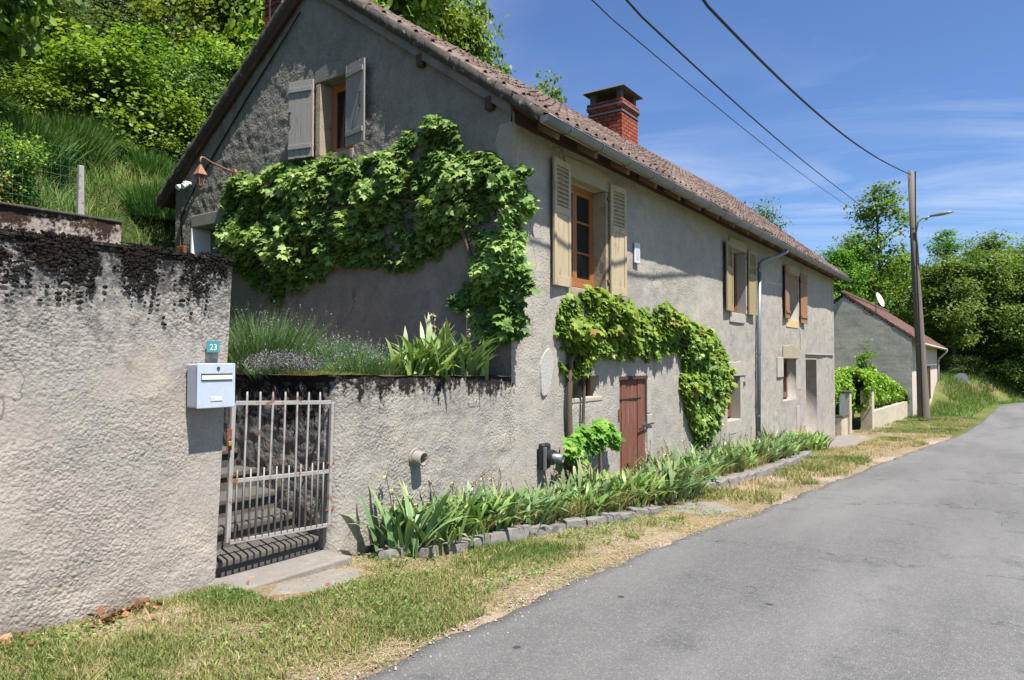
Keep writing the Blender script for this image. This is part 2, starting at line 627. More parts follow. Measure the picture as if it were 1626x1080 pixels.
m_pole = simple('pole_wood', (0.175, 0.145, 0.118), 0.9, 0.2, var=0.25, scale=2, dirt=((0.11, 0.09, 0.075), 2, 0.55), stretch=(10, 10, 0.5))
m_lampgrey = simple('lamp_grey', (0.28, 0.29, 0.30), 0.4, 0.4, 0.4, var=0.1)
m_wire = simple('cable_black', (0.018, 0.018, 0.02), 0.6, 0.3, var=0.1)
m_post = simple('concrete_post', (0.33, 0.315, 0.29), 0.9, 0.2, var=0.25, scale=12, dirt=((0.16, 0.15, 0.13), 14, 0.55))
m_mesh = simple('green_wire', (0.06, 0.20, 0.13), 0.5, 0.4, 0.2, var=0.1)
m_bark = simple('bark', (0.105, 0.088, 0.070), 0.95, 0.1, var=0.4, scale=3, stretch=(6, 6, 1), bump=0.8, bscale=14, obj=True)
m_vinewood = simple('vine_bark', (0.13, 0.10, 0.078), 0.95, 0.1, var=0.4, scale=6, stretch=(6, 6, 1), bump=0.8, bscale=40)
m_granite = simple('granite', (0.20, 0.185, 0.17), 0.9, 0.2, var=0.3, scale=9, bump=0.7, bscale=28, dirt=((0.20, 0.19, 0.17), 5, 0.56))
m_slab = simple('slab_stone', (0.215, 0.195, 0.175), 0.92, 0.2, var=0.25, scale=5, bump=0.5, bscale=30, dirt=((0.28, 0.245, 0.20), 3, 0.55))
m_step = simple('step_stone', (0.105, 0.096, 0.083), 0.92, 0.2, var=0.3, scale=6, bump=0.6, bscale=30, dirt=((0.09, 0.085, 0.07), 5, 0.54))
m_redbrick = simple('red_tile_scrap', (0.34, 0.12, 0.06), 0.9, 0.2, var=0.35, scale=15)
m_dark = simple('dark_interior', (0.02, 0.018, 0.016), 0.95, 0.05, var=0.2)
m_curtain = simple('curtain', (0.55, 0.53, 0.50), 0.9, 0.1, var=0.1, stretch=(20, 20, 0.3))
m_mossblack = simple('black_moss', (0.020, 0.016, 0.014), 1.0, 0.05, var=0.5, scale=40, bump=1.0, bscale=90)
m_soil = simple('bed_soil', (0.17, 0.125, 0.085), 1.0, 0.05, var=0.4, scale=12, bump=1.0, bscale=40)
m_signback = simple('sign_back', (0.45, 0.46, 0.46), 0.55, 0.4, 0.3, var=0.1)
m_doorbrown = simple('brown_door', (0.12, 0.055, 0.04), 0.6, 0.3, var=0.25, stretch=(8, 8, 0.6))
m_oxide = simple('verge_lichen', (0.075, 0.068, 0.062), 0.98, 0.05, var=0.5, scale=8, bump=1.0, bscale=26, dirt=((0.27, 0.25, 0.23), 9, 0.58))


def tile_mat(name, c1, c2, lichen, lf):
    m = Mat(name, 0.9, 0.2)
    col = m.mix(m.attr('v'), c1, c2)
    col = m.mix(m.ramp(m.noise(1.0, 5, 0.65), 0.45, 0.7, 0, 0.6), col, tuple(x * 0.55 for x in c1))
    col = m.mix(m.ramp(m.noise(9, 6, 0.7), lf, lf + 0.14, 0, 0.85), col, lichen)
    col = m.mix(m.ramp(m.noise(30, 3, 0.6), 0.55, 0.75, 0, 0.6), col, tuple(x * 0.5 for x in c1))
    m.col(col)
    m.bump(m.noise(60, 4, 0.6), 0.4, 0.01)
    return m.mat


m_tile = tile_mat('clay_tiles', (0.090, 0.060, 0.050), (0.195, 0.142, 0.118), (0.34, 0.31, 0.28), 0.57)
m_tile2 = tile_mat('red_tiles', (0.095, 0.050, 0.042), (0.17, 0.098, 0.078), (0.30, 0.24, 0.20), 0.58)


def brick_mat():
    m = Mat('chimney_brick', 0.9, 0.2)
    # brick courses follow the height; joints by a brick texture over (x+y, z)
    s = m.sep()
    cmb = m.n('ShaderNodeCombineXYZ')
    m.l(m.math('ADD', s[0], m.math('MULTIPLY', s[1], 1.0)), cmb.inputs[0])
    m.l(s[2], cmb.inputs[1])
    b = m.n('ShaderNodeTexBrick')
    b.inputs['Scale'].default_value = 1.0
    b.inputs['Brick Width'].default_value = 0.26
    b.inputs['Row Height'].default_value = 0.10
    b.inputs['Mortar Size'].default_value = 0.014
    b.inputs['Color1'].default_value = (0.40, 0.088, 0.038, 1)
    b.inputs['Color2'].default_value = (0.27, 0.062, 0.034, 1)
    b.inputs['Mortar'].default_value = (0.055, 0.030, 0.025, 1)
    m.l(cmb.outputs[0], b.inputs['Vector'])
    col = m.mix(m.ramp(m.noise(3.5, 5), 0.5, 0.72, 0, 0.75), b.outputs['Color'], (0.09, 0.045, 0.035))
    m.col(col)
    m.bump(m.math('MULTIPLY', b.outputs['Fac'], -1.0), 0.9, 0.015)
    return m.mat


m_brick = brick_mat()


def glass_mat(name, tint=(0.02, 0.022, 0.024), see=0.45):
    m = Mat(name, 0.03, 0.6)
    m.col(tint)
    t = m.n('ShaderNodeBsdfTransparent')
    t.inputs[0].default_value = (0.8, 0.83, 0.82, 1)
    x = m.n('ShaderNodeMixShader')
    x.inputs[0].default_value = see
    m.l(m.b.outputs[0], x.inputs[1])
    m.l(t.outputs[0], x.inputs[2])
    m.l(x.outputs[0], m.out.inputs[0])
    return m.mat


m_glass = glass_mat('window_glass')
m_glass2 = glass_mat('lantern_glass', (0.2, 0.2, 0.2), 0.75)

# foliage
lm_vine = leaf_mat('vine_leaf', (0.050, 0.120, 0.024), (0.150, 0.280, 0.055), (0.36, 0.50, 0.150), None, 0.34)
lm_vine2 = leaf_mat('vine_leaf_yellow', (0.075, 0.180, 0.018), (0.165, 0.305, 0.036), (0.330, 0.460, 0.085), (0.34, 0.20, 0.07), 0.36)
lm_tree_a = leaf_mat('leaf_fresh', (0.048, 0.098, 0.014), (0.150, 0.235, 0.026), (0.31, 0.39, 0.050), None, 0.42)
lm_tree_b = leaf_mat('leaf_mid', (0.030, 0.070, 0.018), (0.082, 0.148, 0.034), (0.175, 0.255, 0.060), None, 0.34)
lm_tree_c = leaf_mat('leaf_greyish', (0.036, 0.072, 0.028), (0.102, 0.158, 0.062), (0.20, 0.265, 0.115), None, 0.34)
lm_tree_e = leaf_mat('leaf_bend', (0.044, 0.100, 0.016), (0.115, 0.205, 0.030), (0.23, 0.33, 0.055), None, 0.42)
lm_tree_d = leaf_mat('leaf_dark', (0.012, 0.034, 0.012), (0.026, 0.062, 0.018), (0.050, 0.095, 0.026), None, 0.2)
lm_robinia = leaf_mat('leaf_robinia', (0.048, 0.115, 0.012), (0.120, 0.235, 0.024), (0.230, 0.360, 0.042), None, 0.40)
lm_hedge = leaf_mat('leaf_hedge', (0.075, 0.165, 0.012), (0.170, 0.310, 0.022), (0.28, 0.43, 0.045), None, 0.32, 0.4)
lm_iris = leaf_mat('iris_blade', (0.085, 0.150, 0.060), (0.160, 0.245, 0.100), (0.27, 0.36, 0.150), (0.34, 0.25, 0.11), 0.25, 0.42)
lm_iris2 = leaf_mat('iris_blade_bright', (0.080, 0.165, 0.040), (0.165, 0.295, 0.070), (0.31, 0.43, 0.120), (0.36, 0.26, 0.09), 0.26, 0.42)
lm_grass = leaf_mat('grass_blade', (0.090, 0.165, 0.026), (0.24, 0.245, 0.080), (0.46, 0.37, 0.20), None, 0.25, 0.7, 0)
lm_slopegrass = leaf_mat('slope_grass', (0.060, 0.130, 0.020), (0.140, 0.225, 0.042), (0.30, 0.33, 0.105), (0.36, 0.30, 0.16), 0.25, 0.7, 0)
lm_broom = leaf_mat('broom_stem', (0.040, 0.105, 0.020), (0.090, 0.185, 0.034), (0.17, 0.27, 0.050), None, 0.2, 0.6)
lm_lav = leaf_mat('lavender_stem', (0.075, 0.155, 0.045), (0.130, 0.245, 0.070), (0.22, 0.32, 0.115), None, 0.2, 0.6)
lm_lavf = leaf_mat('lavender_spike', (0.14, 0.13, 0.15), (0.20, 0.19, 0.20), (0.27, 0.25, 0.25), None, 0.15, 0.8)
lm_sedum = leaf_mat('sedum', (0.11, 0.16, 0.030), (0.22, 0.26, 0.055), (0.36, 0.34, 0.12), None, 0.2, 0.6)
lm_dead = leaf_mat('dead_leaf', (0.10, 0.045, 0.025), (0.24, 0.10, 0.05), (0.36, 0.22, 0.12), None, 0.1, 0.8)
lm_redshrub = leaf_mat('red_shrub_leaf', (0.07, 0.085, 0.02), (0.12, 0.07, 0.03), (0.17, 0.16, 0.045), None, 0.25)
lm_flower = leaf_mat('dry_flower', (0.26, 0.19, 0.11), (0.42, 0.33, 0.21), (0.60, 0.50, 0.34), None, 0.2, 0.8)


# ------------------------------------------------------------------ ground, road, terrain
def g(x):
    x = np.asarray(x, dtype=float)
    return np.where(x < 1.5, 0.0, np.where(x < 27, -0.0415 * (x - 1.5), -1.058 - 0.016 * (x - 27)))


RLX = np.array([-80, -10, 2.6, 3.5, 4.7, 6.6, 8.2, 9.9, 15.7, 25.2, 30.5, 37.9, 49, 57, 63, 70, 78, 90, 120.0])
RLY = np.array([2.6, 2.6, 2.74, 2.78, 2.78, 2.78, 2.52, 2.50, 2.2, 1.70, 1.15, 0.72, 0.35, 0.10, -0.5, -2.2, -6.0, -14, -40.0])


def road_left(x):
    x = np.asarray(x, dtype=float)
    # smooth by averaging neighbours of the polyline
    s = 0
    for d in (-1.2, -0.6, 0, 0.6, 1.2):
        s = s + np.interp(x + d, RLX, RLY)
    return s / 5


def sstep(x, a, b):
    t = np.clip((x - a) / (b - a), 0, 1)
    return t * t * (3 - 2 * t)


def terrain(x, y):
    """open ground beyond the house plot"""
    z = g(x)
    d = y - road_left(x)
    bank = sstep(x, 53, 62)
    z = z + bank * (sstep(d, 1.6, 4.6) * 1.9 + np.clip(d - 4.6, 0, 60) * 0.16)
    z = z + (1 - bank) * np.clip(y - 11.5, 0, 80) * 0.30
    return z


def hill(x, y):
    z0 = 3.12 + np.clip(y - 9.3, 0, 8) * 0.42 + np.clip(y - 17.3, 0, 100) * 0.20
    k = sstep(x, 4.35, 5.3) * (1 - sstep(y, 11.6, 13.4))
    z = z0 * (1 - k) + 1.62 * k
    f = sstep(x, 24, 40)
    return z * (1 - f) + (g(x) + np.clip(y - 11.5, 0, 80) * 0.30) * f


def ground_mat():
    m = Mat('verge_ground', 1.0, 0.1)
    n1 = m.noise(0.9, 6, 0.65)
    n2 = m.noise(3.2, 6, 0.65)
    n3 = m.noise(24, 5, 0.65)
    col = m.mix(m.ramp(n1, 0.35, 0.65), (0.235, 0.175, 0.105), (0.30, 0.225, 0.135))
    col = m.mix(m.ramp(n2, 0.48, 0.62, 0, 0.8), col, (0.135, 0.135, 0.055))
    col = m.mix(m.ramp(m.noise(0.7, 4, 0.6, m.vec((1, 1.4, 1), rot=(0, 0, 0.4))), 0.52, 0.64, 0, 0.85), col, (0.40, 0.305, 0.245))
    v = m.vor(70)
    col = m.mix(m.ramp(v.outputs['Color'], 0.55, 0.9, 0, 0.5), col, (0.50, 0.42, 0.35))
    col = m.mix(m.ramp(n3, 0.5, 0.75, 0, 0.7), col, (0.11, 0.08, 0.05))
    m.col(col)
    m.bump(m.math('ADD', n3, m.noise(90, 3)), 0.8, 0.03)
    return m.mat


def road_mat():
    m = Mat('asphalt', 0.88, 0.25)
    n1 = m.noise(0.55, 5, 0.6, m.vec((0.35, 1.5, 1), rot=(0, 0, 0.03)))
    col = m.mix(m.ramp(n1, 0.35, 0.68), (0.120, 0.117, 0.114), (0.170, 0.166, 0.160))
    col = m.mix(m.ramp(m.noise(2.1, 7, 0.7), 0.54, 0.68, 0, 0.55), col, (0.080, 0.080, 0.084))
    col = m.mix(m.ramp(m.noise(7, 6, 0.7), 0.52, 0.72, 0, 0.4), col, (0.195, 0.19, 0.18))
    v = m.vor(110)
    col = m.mix(m.ramp(v.outputs['Color'], 0.62, 0.95, 0, 0.6), col, (0.29, 0.28, 0.265))
    col = m.mix(m.ramp(m.noise(160, 2, 0.5), 0.54, 0.72, 0, 0.7), col, (0.045, 0.045, 0.047))
    # a few small dark tar spots
    sp = m.vor(1.3)
    col = m.mix(m.ramp(m.math('ADD', sp.outputs['Distance'], m.math('MULTIPLY', m.noise(14, 3), 0.09)), 0.062, 0.08, 0.9, 0), col, (0.035, 0.035, 0.037))
    # hairline cracks
    cv = m.n('ShaderNodeVectorMath')
    cv.operation = 'ADD'
    nn = m.n('ShaderNodeTexNoise')
    nn.inputs['Scale'].default_value = 2.5
    nn.inputs['Detail'].default_value = 5
    m.l(m.pos, nn.inputs['Vector'])
    m.l(nn.outputs['Color'], cv.inputs[0])
    m.l(m.pos, cv.inputs[1])
    e = m.vor(0.42, cv.outputs[0], 'DISTANCE_TO_EDGE')
    ck = m.math('MULTIPLY', m.ramp(e.outputs['Distance'], 0.002, 0.008, 0.65, 0), m.ramp(m.noise(0.5, 3), 0.48, 0.6))
    col = m.mix(ck, col, (0.05, 0.05, 0.05))
    m.col(col)
    m.bump(m.math('ADD', m.noise(130, 3, 0.6), m.math('MULTIPLY', v.outputs['Distance'], 0.8)), 0.55, 0.012)
    return m.mat


def slope_mat():
    m = Mat('slope_ground', 1.0, 0.1)
    col = m.mix(m.ramp(m.noise(0.8, 6, 0.65), 0.35, 0.65), (0.045, 0.075, 0.018), (0.09, 0.105, 0.035))
    col = m.mix(m.ramp(m.noise(3, 6, 0.7), 0.55, 0.7, 0, 0.7), col, (0.12, 0.09, 0.055))
    m.col(col)
    m.bump(m.noise(12, 5, 0.6), 1.0, 0.1)
    return m.mat


m_ground, m_road, m_slope = ground_mat(), road_mat(), slope_mat()


def earth_mat():
    m = Mat('open_ground', 1.0, 0.1)
    col = m.mix(m.ramp(m.noise(0.35, 6, 0.65), 0.35, 0.65), (0.085, 0.125, 0.028), (0.165, 0.165, 0.06))
    s = m.n('ShaderNodeNewGeometry')
    sz = m.n('ShaderNodeSeparateXYZ')
    m.l(s.outputs['Normal'], sz.inputs[0])
    bare = m.math('MULTIPLY', m.ramp(sz.outputs[2], 0.80, 0.92, 1, 0), m.ramp(m.noise(0.6, 5, 0.6), 0.38, 0.5))
    col = m.mix(bare, col, (0.21, 0.14, 0.085))
    m.col(col)
    m.bump(m.noise(9, 5, 0.65), 1.0, 0.12)
    return m.mat


m_earth = earth_mat()


def grid_sheet(name, xs, ys, zf, mat, noise=0.0, kind='structure', ns=0.8, keep=None):
    xs, ys = np.asarray(xs), np.asarray(ys)
    X, Y = np.meshgrid(xs, ys)
    x, y = X.ravel(), Y.ravel()
    z = zf(x, y)
    if noise:
        z = z + (fbm(np.c_[x, y, 0 * x], ns, 4) - 0.5) * noise
    nx = len(xs)
    i, j = np.meshgrid(np.arange(nx - 1), np.arange(len(ys) - 1))
    a = (j * nx + i).ravel()
    F = np.c_[a, a + 1, a + nx + 1, a + nx]
    if keep is not None:
        cx = (x[F[:, 0]] + x[F[:, 2]]) / 2
        cy = (y[F[:, 0]] + y[F[:, 2]]) / 2
        F = F[keep(cx, cy)]
    me = np_mesh(name, np.c_[x, y, z], F, smooth=True)
    o = link(name, me, mat)
    o['kind'] = kind
    return o


# near verge (between road and walls), wide ground beyond
grid_sheet('verge', np.r_[np.arange(-8, 30, 0.14)], np.r_[np.arange(1.4, 5.3, 0.1)], lambda x, y: g(x) - 0.05 * (1 - sstep(y - road_left(x), -0.15, 0.12)), m_ground, 0.05, ns=2.5)
grid_sheet('ground', np.r_[np.linspace(-90, -8, 12), np.arange(-6, 27, 3), np.arange(27, 110, 1.0), np.linspace(111, 260, 20)],
           np.r_[np.linspace(-120, -12, 12), np.arange(-10, 1.5, 1.5), np.arange(1.5, 30, 0.75), np.linspace(31, 140, 18)],
           lambda x, y: terrain(x, y) - 0.10 - 0.3 * ((y > 5.0) & (x < 27)), m_earth, 0.12, keep=lambda x, y: ~((x < 26.2) & (y > 4.9)) & ~((x > -8) & (x < 29.6) & (y > 1.6) & (y < 4.9)))
rx = np.r_[np.linspace(-80, -9, 20), np.arange(-8, 12, 0.03), np.arange(12, 45, 0.09), np.arange(45, 120, 0.8)]
rl = road_left(rx) + (fbm(np.c_[rx, 0 * rx, 0 * rx], 1.6, 5) - 0.5) * 0.16 * (1 - 0.5 * sstep(rx, 20, 50)) + (fbm(np.c_[rx, 0 * rx + 5, 0 * rx], 9, 3) - 0.5) * 0.10
t = np.array([0, 0.006, 0.03, 0.25, 0.5, 0.75, 1.0])
rw = 5.4
RV = np.stack([np.repeat(rx[:, None], 7, 1), rl[:, None] - t[None] * rw, np.repeat((g(rx))[:, None], 7, 1) + np.array([-0.05, 0.012, 0.022, 0.045, 0.055, 0.04, 0.0])[None]], -1).reshape(-1, 3)
n = len(rx)
a = (np.arange(n - 1)[:, None] * 7 + np.arange(6)[None]).ravel()
o = link('road', np_mesh('road', RV, np.c_[a, a + 1, a + 8, a + 7], smooth=True), m_road)
o['kind'] = 'structure'
grid_sheet('hillside', np.r_[np.arange(-40, 2, 2.0), np.arange(2, 10, 0.4), np.arange(10, 45, 1.5)], np.r_[np.arange(9.1, 16, 0.4), np.arange(16, 90, 2)], hill, m_slope, 0.35,
           keep=lambda x, y: ~((x > 6.6) & (x < 26.4) & (y < 12.1)))
grid_sheet('terrace', np.linspace(4.15, 6.74, 20), np.linspace(4.78, 9.2, 30), lambda x, y: 1.36 + 0 * x + 0.05 * (y - 4.8), m_soil, 0.06)
grid_sheet('yard', np.linspace(-30, 3.0, 30), np.linspace(4.9, 9.2, 10), lambda x, y: 1.5 + 0 * x, m_slope, 0.05)


# ------------------------------------------------------------------ wall surfaces
def lines(a, b, step, extra=()):
    xs = list(np.linspace(a, b, max(2, int(round((b - a) / step)) + 1)))
    for e in extra:
        if a < e < b:
            xs = [x for x in xs if abs(x - e) > step * 0.45 or x in (a, b)] + [e]
    return np.array(sorted(set(xs)))


def wall_grid(fr, A, B, holes=(), top=None, amp=0.012, freq=6.0, fine=0.006, depth=0.25, bulge=0.02):
    """displaced wall skin on frame fr with rectangular holes (a0,a1,b0,b1,depth) and their reveals"""
    ex_a = [h[0] for h in holes] + [h[1] for h in holes]
    ex_b = [h[2] for h in holes] + [h[3] for h in holes]
    As, Bs = lines(A[0], A[1], A[2], ex_a), lines(B[0], B[1], B[2], ex_b)
    X, Y = np.meshgrid(As, Bs)
    a, b = X.ravel(), Y.ravel()
    o = np.array(fr.o)
    ex, n = np.array(fr.ex), np.array(fr.n)
    P = o[None] + a[:, None] * ex + b[:, None] * np.array([0, 0, 1.0])
    d = (fbm(P, freq, 3) - 0.5) * 2 * amp + (fbm(P + 31, 26, 2) - 0.5) * 2 * fine + (fbm(P + 7, 0.5, 2) - 0.5) * 2 * bulge
    k = np.ones_like(d)
    for h in holes:      # keep the hole edges true
        da = np.maximum(np.maximum(h[0] - a, a - h[1]), 0)
        db = np.maximum(np.maximum(h[2] - b, b - h[3]), 0)
        k = np.minimum(k, sstep(np.maximum(da, db), 0.0, 0.12))
    V = P + (d * k)[:, None] * n
    nx = len(As)
    i, j = np.meshgrid(np.arange(nx - 1), np.arange(len(Bs) - 1))
    q = (j * nx + i).ravel()
    F = np.c_[q, q + 1, q + nx + 1, q + nx]
    ca, cb = (a[F[:, 0]] + a[F[:, 2]]) / 2, (b[F[:, 0]] + b[F[:, 2]]) / 2
    keep = np.ones(len(F), bool)
    for h in holes:
        keep &= ~((ca > h[0]) & (ca < h[1]) & (cb > h[2]) & (cb < h[3]))
    if top is not None:
        keep &= cb < top(ca)
    F = F[keep]
    V = list(map(tuple, V))
    F = [tuple(x) for x in F]
    for h in holes:
        dp = h[4]
        c = [fr.p(h[0], h[2], 0), fr.p(h[1], h[2], 0), fr.p(h[1], h[3], 0), fr.p(h[0], h[3], 0)]
        e = [fr.p(h[0], h[2], -dp), fr.p(h[1], h[2], -dp), fr.p(h[1], h[3], -dp), fr.p(h[0], h[3], -dp)]
        s = len(V)
        V += [tuple(x) for x in c + e]
        for u in range(4):
            w = (u + 1) % 4
            F.append((s + u, s + 4 + u, s + 4 + w, s + w))
        F.append((s + 4, s + 7, s + 6, s + 5))     # dark back of the recess
    return V, F


def skin(name, VF, mat, parent, extra=None, smooth=True):
    b = MB()
    b.add(VF[0], VF[1])
    if extra:
        extra(b)
    return b.build(name, mat, parent, smooth=smooth)


rng = np.random.default_rng(7)


def blobs(name, pts, rad, mat, parent, squash=0.6, axis=1):
    """many small lumps of moss as one part"""
    import bmesh
    bm = bmesh.new()
    bmesh.ops.create_icosphere(bm, subdivisions=1, radius=1)
    bv = np.array([v.co[:] for v in bm.verts])
    bf = np.array([[v.index for v in f.verts] for f in bm.faces])
    bm.free()
    Vs, Fs = [], []
    for i, (p, r) in enumerate(zip(pts, rad)):
        v = bv * (1 + (rng.random((len(bv), 1)) - 0.5) * 0.5) * r * np.array([rng.uniform(.8, 1.4), squash, rng.uniform(.7, 1.2)])
        Vs.append(v + np.asarray(p))
        Fs.append(bf + i * len(bv))
    V = np.concatenate(Vs) - np.array(LOC[parent.name])
    return link(name, np_mesh(name, V, np.concatenate(Fs), smooth=True), mat, parent)


# boundary wall at the left
bw = thing('boundary_wall', (0, 4.7, 0), 'tall grey rendered wall with black moss along its top, beside the gate', 'wall')
XE = 3.10
V, F = wall_grid(FRONT, (-9, XE, 0.04), (-0.3, 2.36, 0.035), amp=0.010, freq=6, fine=0.007, bulge=0.03)
V = [(x - (0.05 * (2.36 - z) if x > XE - 0.5 else 0) * max(0, (x - XE + 0.5) / 0.5), y, z) for x, y, z in V]
skin('render_face', (V, F), m_left, bw)
b = MB()
bwx = XE - 0.13
b.hexa([(-9, 4.712, -0.3), (bwx + 0.0, 4.712, -0.3), (bwx, 5.05, -0.3), (-9, 5.05, -0.3),
        (-9, 4.705, 2.33), (XE - 0.005, 4.705, 2.33), (XE - 0.005, 5.05, 2.33), (-9, 5.05, 2.33)])
b.build('wall_body', m_left, bw)
V, F = wall_grid(FR((0, 4.69, 2.345), (1, 0, 0), (0, 0, 1)), (-9, XE, 0.05), (0, 0.37, 0.05))
# coping: lie the same kind of lumpy skin flat
xs = np.arange(-9, XE + 0.01, 0.05)
ys = np.arange(4.685, 5.07, 0.05)
X, Y = np.meshgrid(xs, ys)
P = np.c_[X.ravel(), Y.ravel(), 0 * X.ravel()]
zz = 2.355 + (fbm(P, 5, 4) - 0.5) * 0.04 - 0.02 * (np.abs(P[:, 1] - 4.87) / 0.18) ** 2
nx = len(xs)
i, j = np.meshgrid(np.arange(nx - 1), np.arange(len(ys) - 1))
q = (j * nx + i).ravel()
b = MB()
b.add(np.c_[P[:, 0], P[:, 1], zz], [tuple(r) for r in np.c_[q, q + 1, q + nx + 1, q + nx]])
b.build('coping', m_left, bw, smooth=True)
pts, rad = [], []
for _ in range(24000):
    x = rng.uniform(-1.5, XE - 0.06)
    z = 2.375 - abs(rng.normal(0, 0.17))
    p0 = np.array([[x, 4.7, z]])
    n1 = fbm(p0 * np.array([[1, 1, 0.6]]), 5.0, 4)[0]
    lim = 0.405 + 0.18 * min(1, (2.37 - z) / 0.36) + rng.normal(0, 0.085)
    if 2.1 < x < 2.45 and z > 2.25:
        lim += 0.14
    if n1 > lim:
        r = 0.004 + 0.013 * rng.random() ** 2
        pts.append((x, 4.695 - rng.random() * 0.010, z))
        rad.append(r)
    if len(pts) > 7500:
        break
blobs('moss', pts, rad, m_mossblack, bw, 0.30)

# terrace retaining wall: front face, rounded end and the side above the steps
XS, XH = 4.07, 6.72
rw_ = thing('retaining_wall', (5.4, 4.7, 0), 'low grey rendered retaining wall under the terrace planting, black streaks at its top', 'wall')
V, F = wall_grid(FRONT, (XS + 0.12, XH + 0.1, 0.035), (-0.4, 1.46, 0.035), amp=0.014, freq=8, fine=0.009, bulge=0.02)
V = [(x, 4.7 + (y - 4.7) * float(sstep(x, XS + 0.12, XS + 0.32)), z) for x, y, z in V]
# slope the top down to the right a little
V = [(x, y, z - (0.055 * (x - XS) / 2.6 if z > 1.0 else 0) * (z - 1.0) / 0.46 if z > 1 else z) for x, y, z in V]
skin('render_face', (V, F), m_ret, rw_)
# rounded corner + side
nv = 54
bs = np.linspace(-0.4, 1.46, nv)
prof = []
for k in range(9):
    a = k / 8 * math.pi / 2
    prof.append((XS + 0.12 - 0.12 * math.sin(a), 4.7 + 0.12 - 0.12 * math.cos(a)))
for y in np.arange(4.86, 8.3, 0.045):
    prof.append((XS, y))
prof = np.array(prof)
PX = np.repeat(prof[None, :, 0], nv, 0).ravel()
PY = np.repeat(prof[None, :, 1], nv, 0).ravel()
PZ = np.repeat(bs[:, None], len(prof), 1).ravel()
P = np.c_[PX, PY, PZ]
dd = (fbm(P, 9, 3) - 0.5) * 0.05 + (fbm(P + 9, 26, 2) - 0.5) * 0.03
dd = dd * sstep(PY, 4.70, 4.9)
P[:, 0] -= dd
nx = len(prof)
i, j = np.meshgrid(np.arange(nx - 1), np.arange(nv - 1))
q = (j * nx + i).ravel()
F = [tuple(r) for r in np.c_[q, q + nx, q + nx + 1, q + 1]]
ss_ = skin('stair_side', (list(map(tuple, P)), F), [m_stairwall, m_ret], rw_)
ss_.data.polygons.foreach_set('material_index', (i.ravel() < 8).astype(np.int32))
b = MB()
xs = np.arange(XS - 0.01, XH + 0.02, 0.05)
for y0, y1, zz in ((4.685, 4.93, 0),):
    pass
X, Y = np.meshgrid(xs, np.array([4.68, 4.72, 4.80, 4.88, 4.94]))
P = np.c_[X.ravel(), Y.ravel(), 0 * X.ravel()]
zz = 1.468 - 0.055 * (P[:, 0] - XS) / 2.6 + (fbm(P, 6, 4) - 0.5) * 0.03
nx = len(xs)
i, j = np.meshgrid(np.arange(nx - 1), np.arange(4))
q = (j * nx + i).ravel()
b.add(np.c_[P[:, 0], P[:, 1], zz], [tuple(r) for r in np.c_[q, q + 1, q + nx + 1, q + nx]])
ys = np.arange(4.94, 8.3, 0.1)
for y in ys:
    s = len(b.v)
    b.v += [(XS - 0.01, y, 1.465), (XS + 0.2, y, 1.465)]
    b.a += [0.5, 0.5]
    if y > ys[0]:
        b.f.append((s - 2, s, s + 1, s - 1))
        b.m.append(0)
b.build('coping', simple('coping_moss', (0.10, 0.055, 0.035), 0.95, 0.1, var=0.5, scale=14, bump=0.8, bscale=40, dirt=((0.30, 0.26, 0.22), 6, 0.58)), rw_, smooth=True)

# steps up to the yard
st = thing('stone_steps', (3.55, 4.9, -0.1), 'weathered stone steps climbing behind the metal gate', 'steps')
z0 = -0.10
for k in range(9):
    b = MB()
    y0 = 4.87 + k * 0.30
    zt = z0 + 0.17 * (k + 1)
    b.box(2.9, XS + 0.05, y0 + 0.025, y0 + 0.5, zt - 0.30, zt - 0.055)
    b.box(2.88, XS + 0.04, y0 - 0.008 * (k % 3), y0 + 0.36, zt - 0.055, zt + 0.004 * (k % 2))
    b.build('step', m_step, st, bevel=0.014, seg=2)
b = MB()
b.box(2.87, 3.02, 5.052, 8.2, -0.3, 1.62)
o = b.build('stair_wall', m_stairwall, None)
tag(o, 'dark rendered wall along the left side of the gated steps', 'wall')
b = MB()
b.box(2.99, XS + 0.02, 4.47, 4.868, -0.35, -0.040)
tag(b.build('threshold_slab', m_slab, None, bevel=0.015, seg=2), 'grey stone threshold under the metal gate', 'slab')


def flat_stone(name, poly, z0, z1, mat, label, cat, parent=None, group=None, tilt=0.0):
    b = MB()
    n = len(poly)
    c = np.mean(np.array(poly), 0)
    vs = [(x, y, z0 - 0.0415 * (x - 1.5)) for x, y in poly] + [(x, y, z1 - 0.0415 * (x - 1.5)) for x, y in poly]
    b.add(vs, [tuple(range(n - 1, -1, -1)), tuple(range(n, 2 * n))] + [(i, (i + 1) % n, n + (i + 1) % n, n + i) for i in range(n)])
    return tag(b.build(name, mat, None, bevel=0.012, seg=2), label, cat, group)


flat_stone('paving_slab', [(3.08, 4.24), (3.42, 4.06), (3.86, 4.13), (3.99, 4.30), (3.84, 4.46), (3.3, 4.42)], -0.12, 0.012, m_slab, 'flat worn paving slab in the grass in front of the gate', 'slab')
flat_stone('paving_slab', [(8.30, 3.50), (9.15, 3.46), (9.35, 3.15), (8.95, 2.72), (8.35, 2.98)], -0.12, 0.014, m_slab, 'wide grey slab across the verge between the two iris beds', 'slab')
flat_stone('door_pad', [(20.4, 4.66), (27.6, 4.6), (26.2, 3.7), (24.0, 3.35), (20.2, 3.75)], -0.12, 0.016, m_slab, 'pale paved pad in front of the far doorway', 'paving')

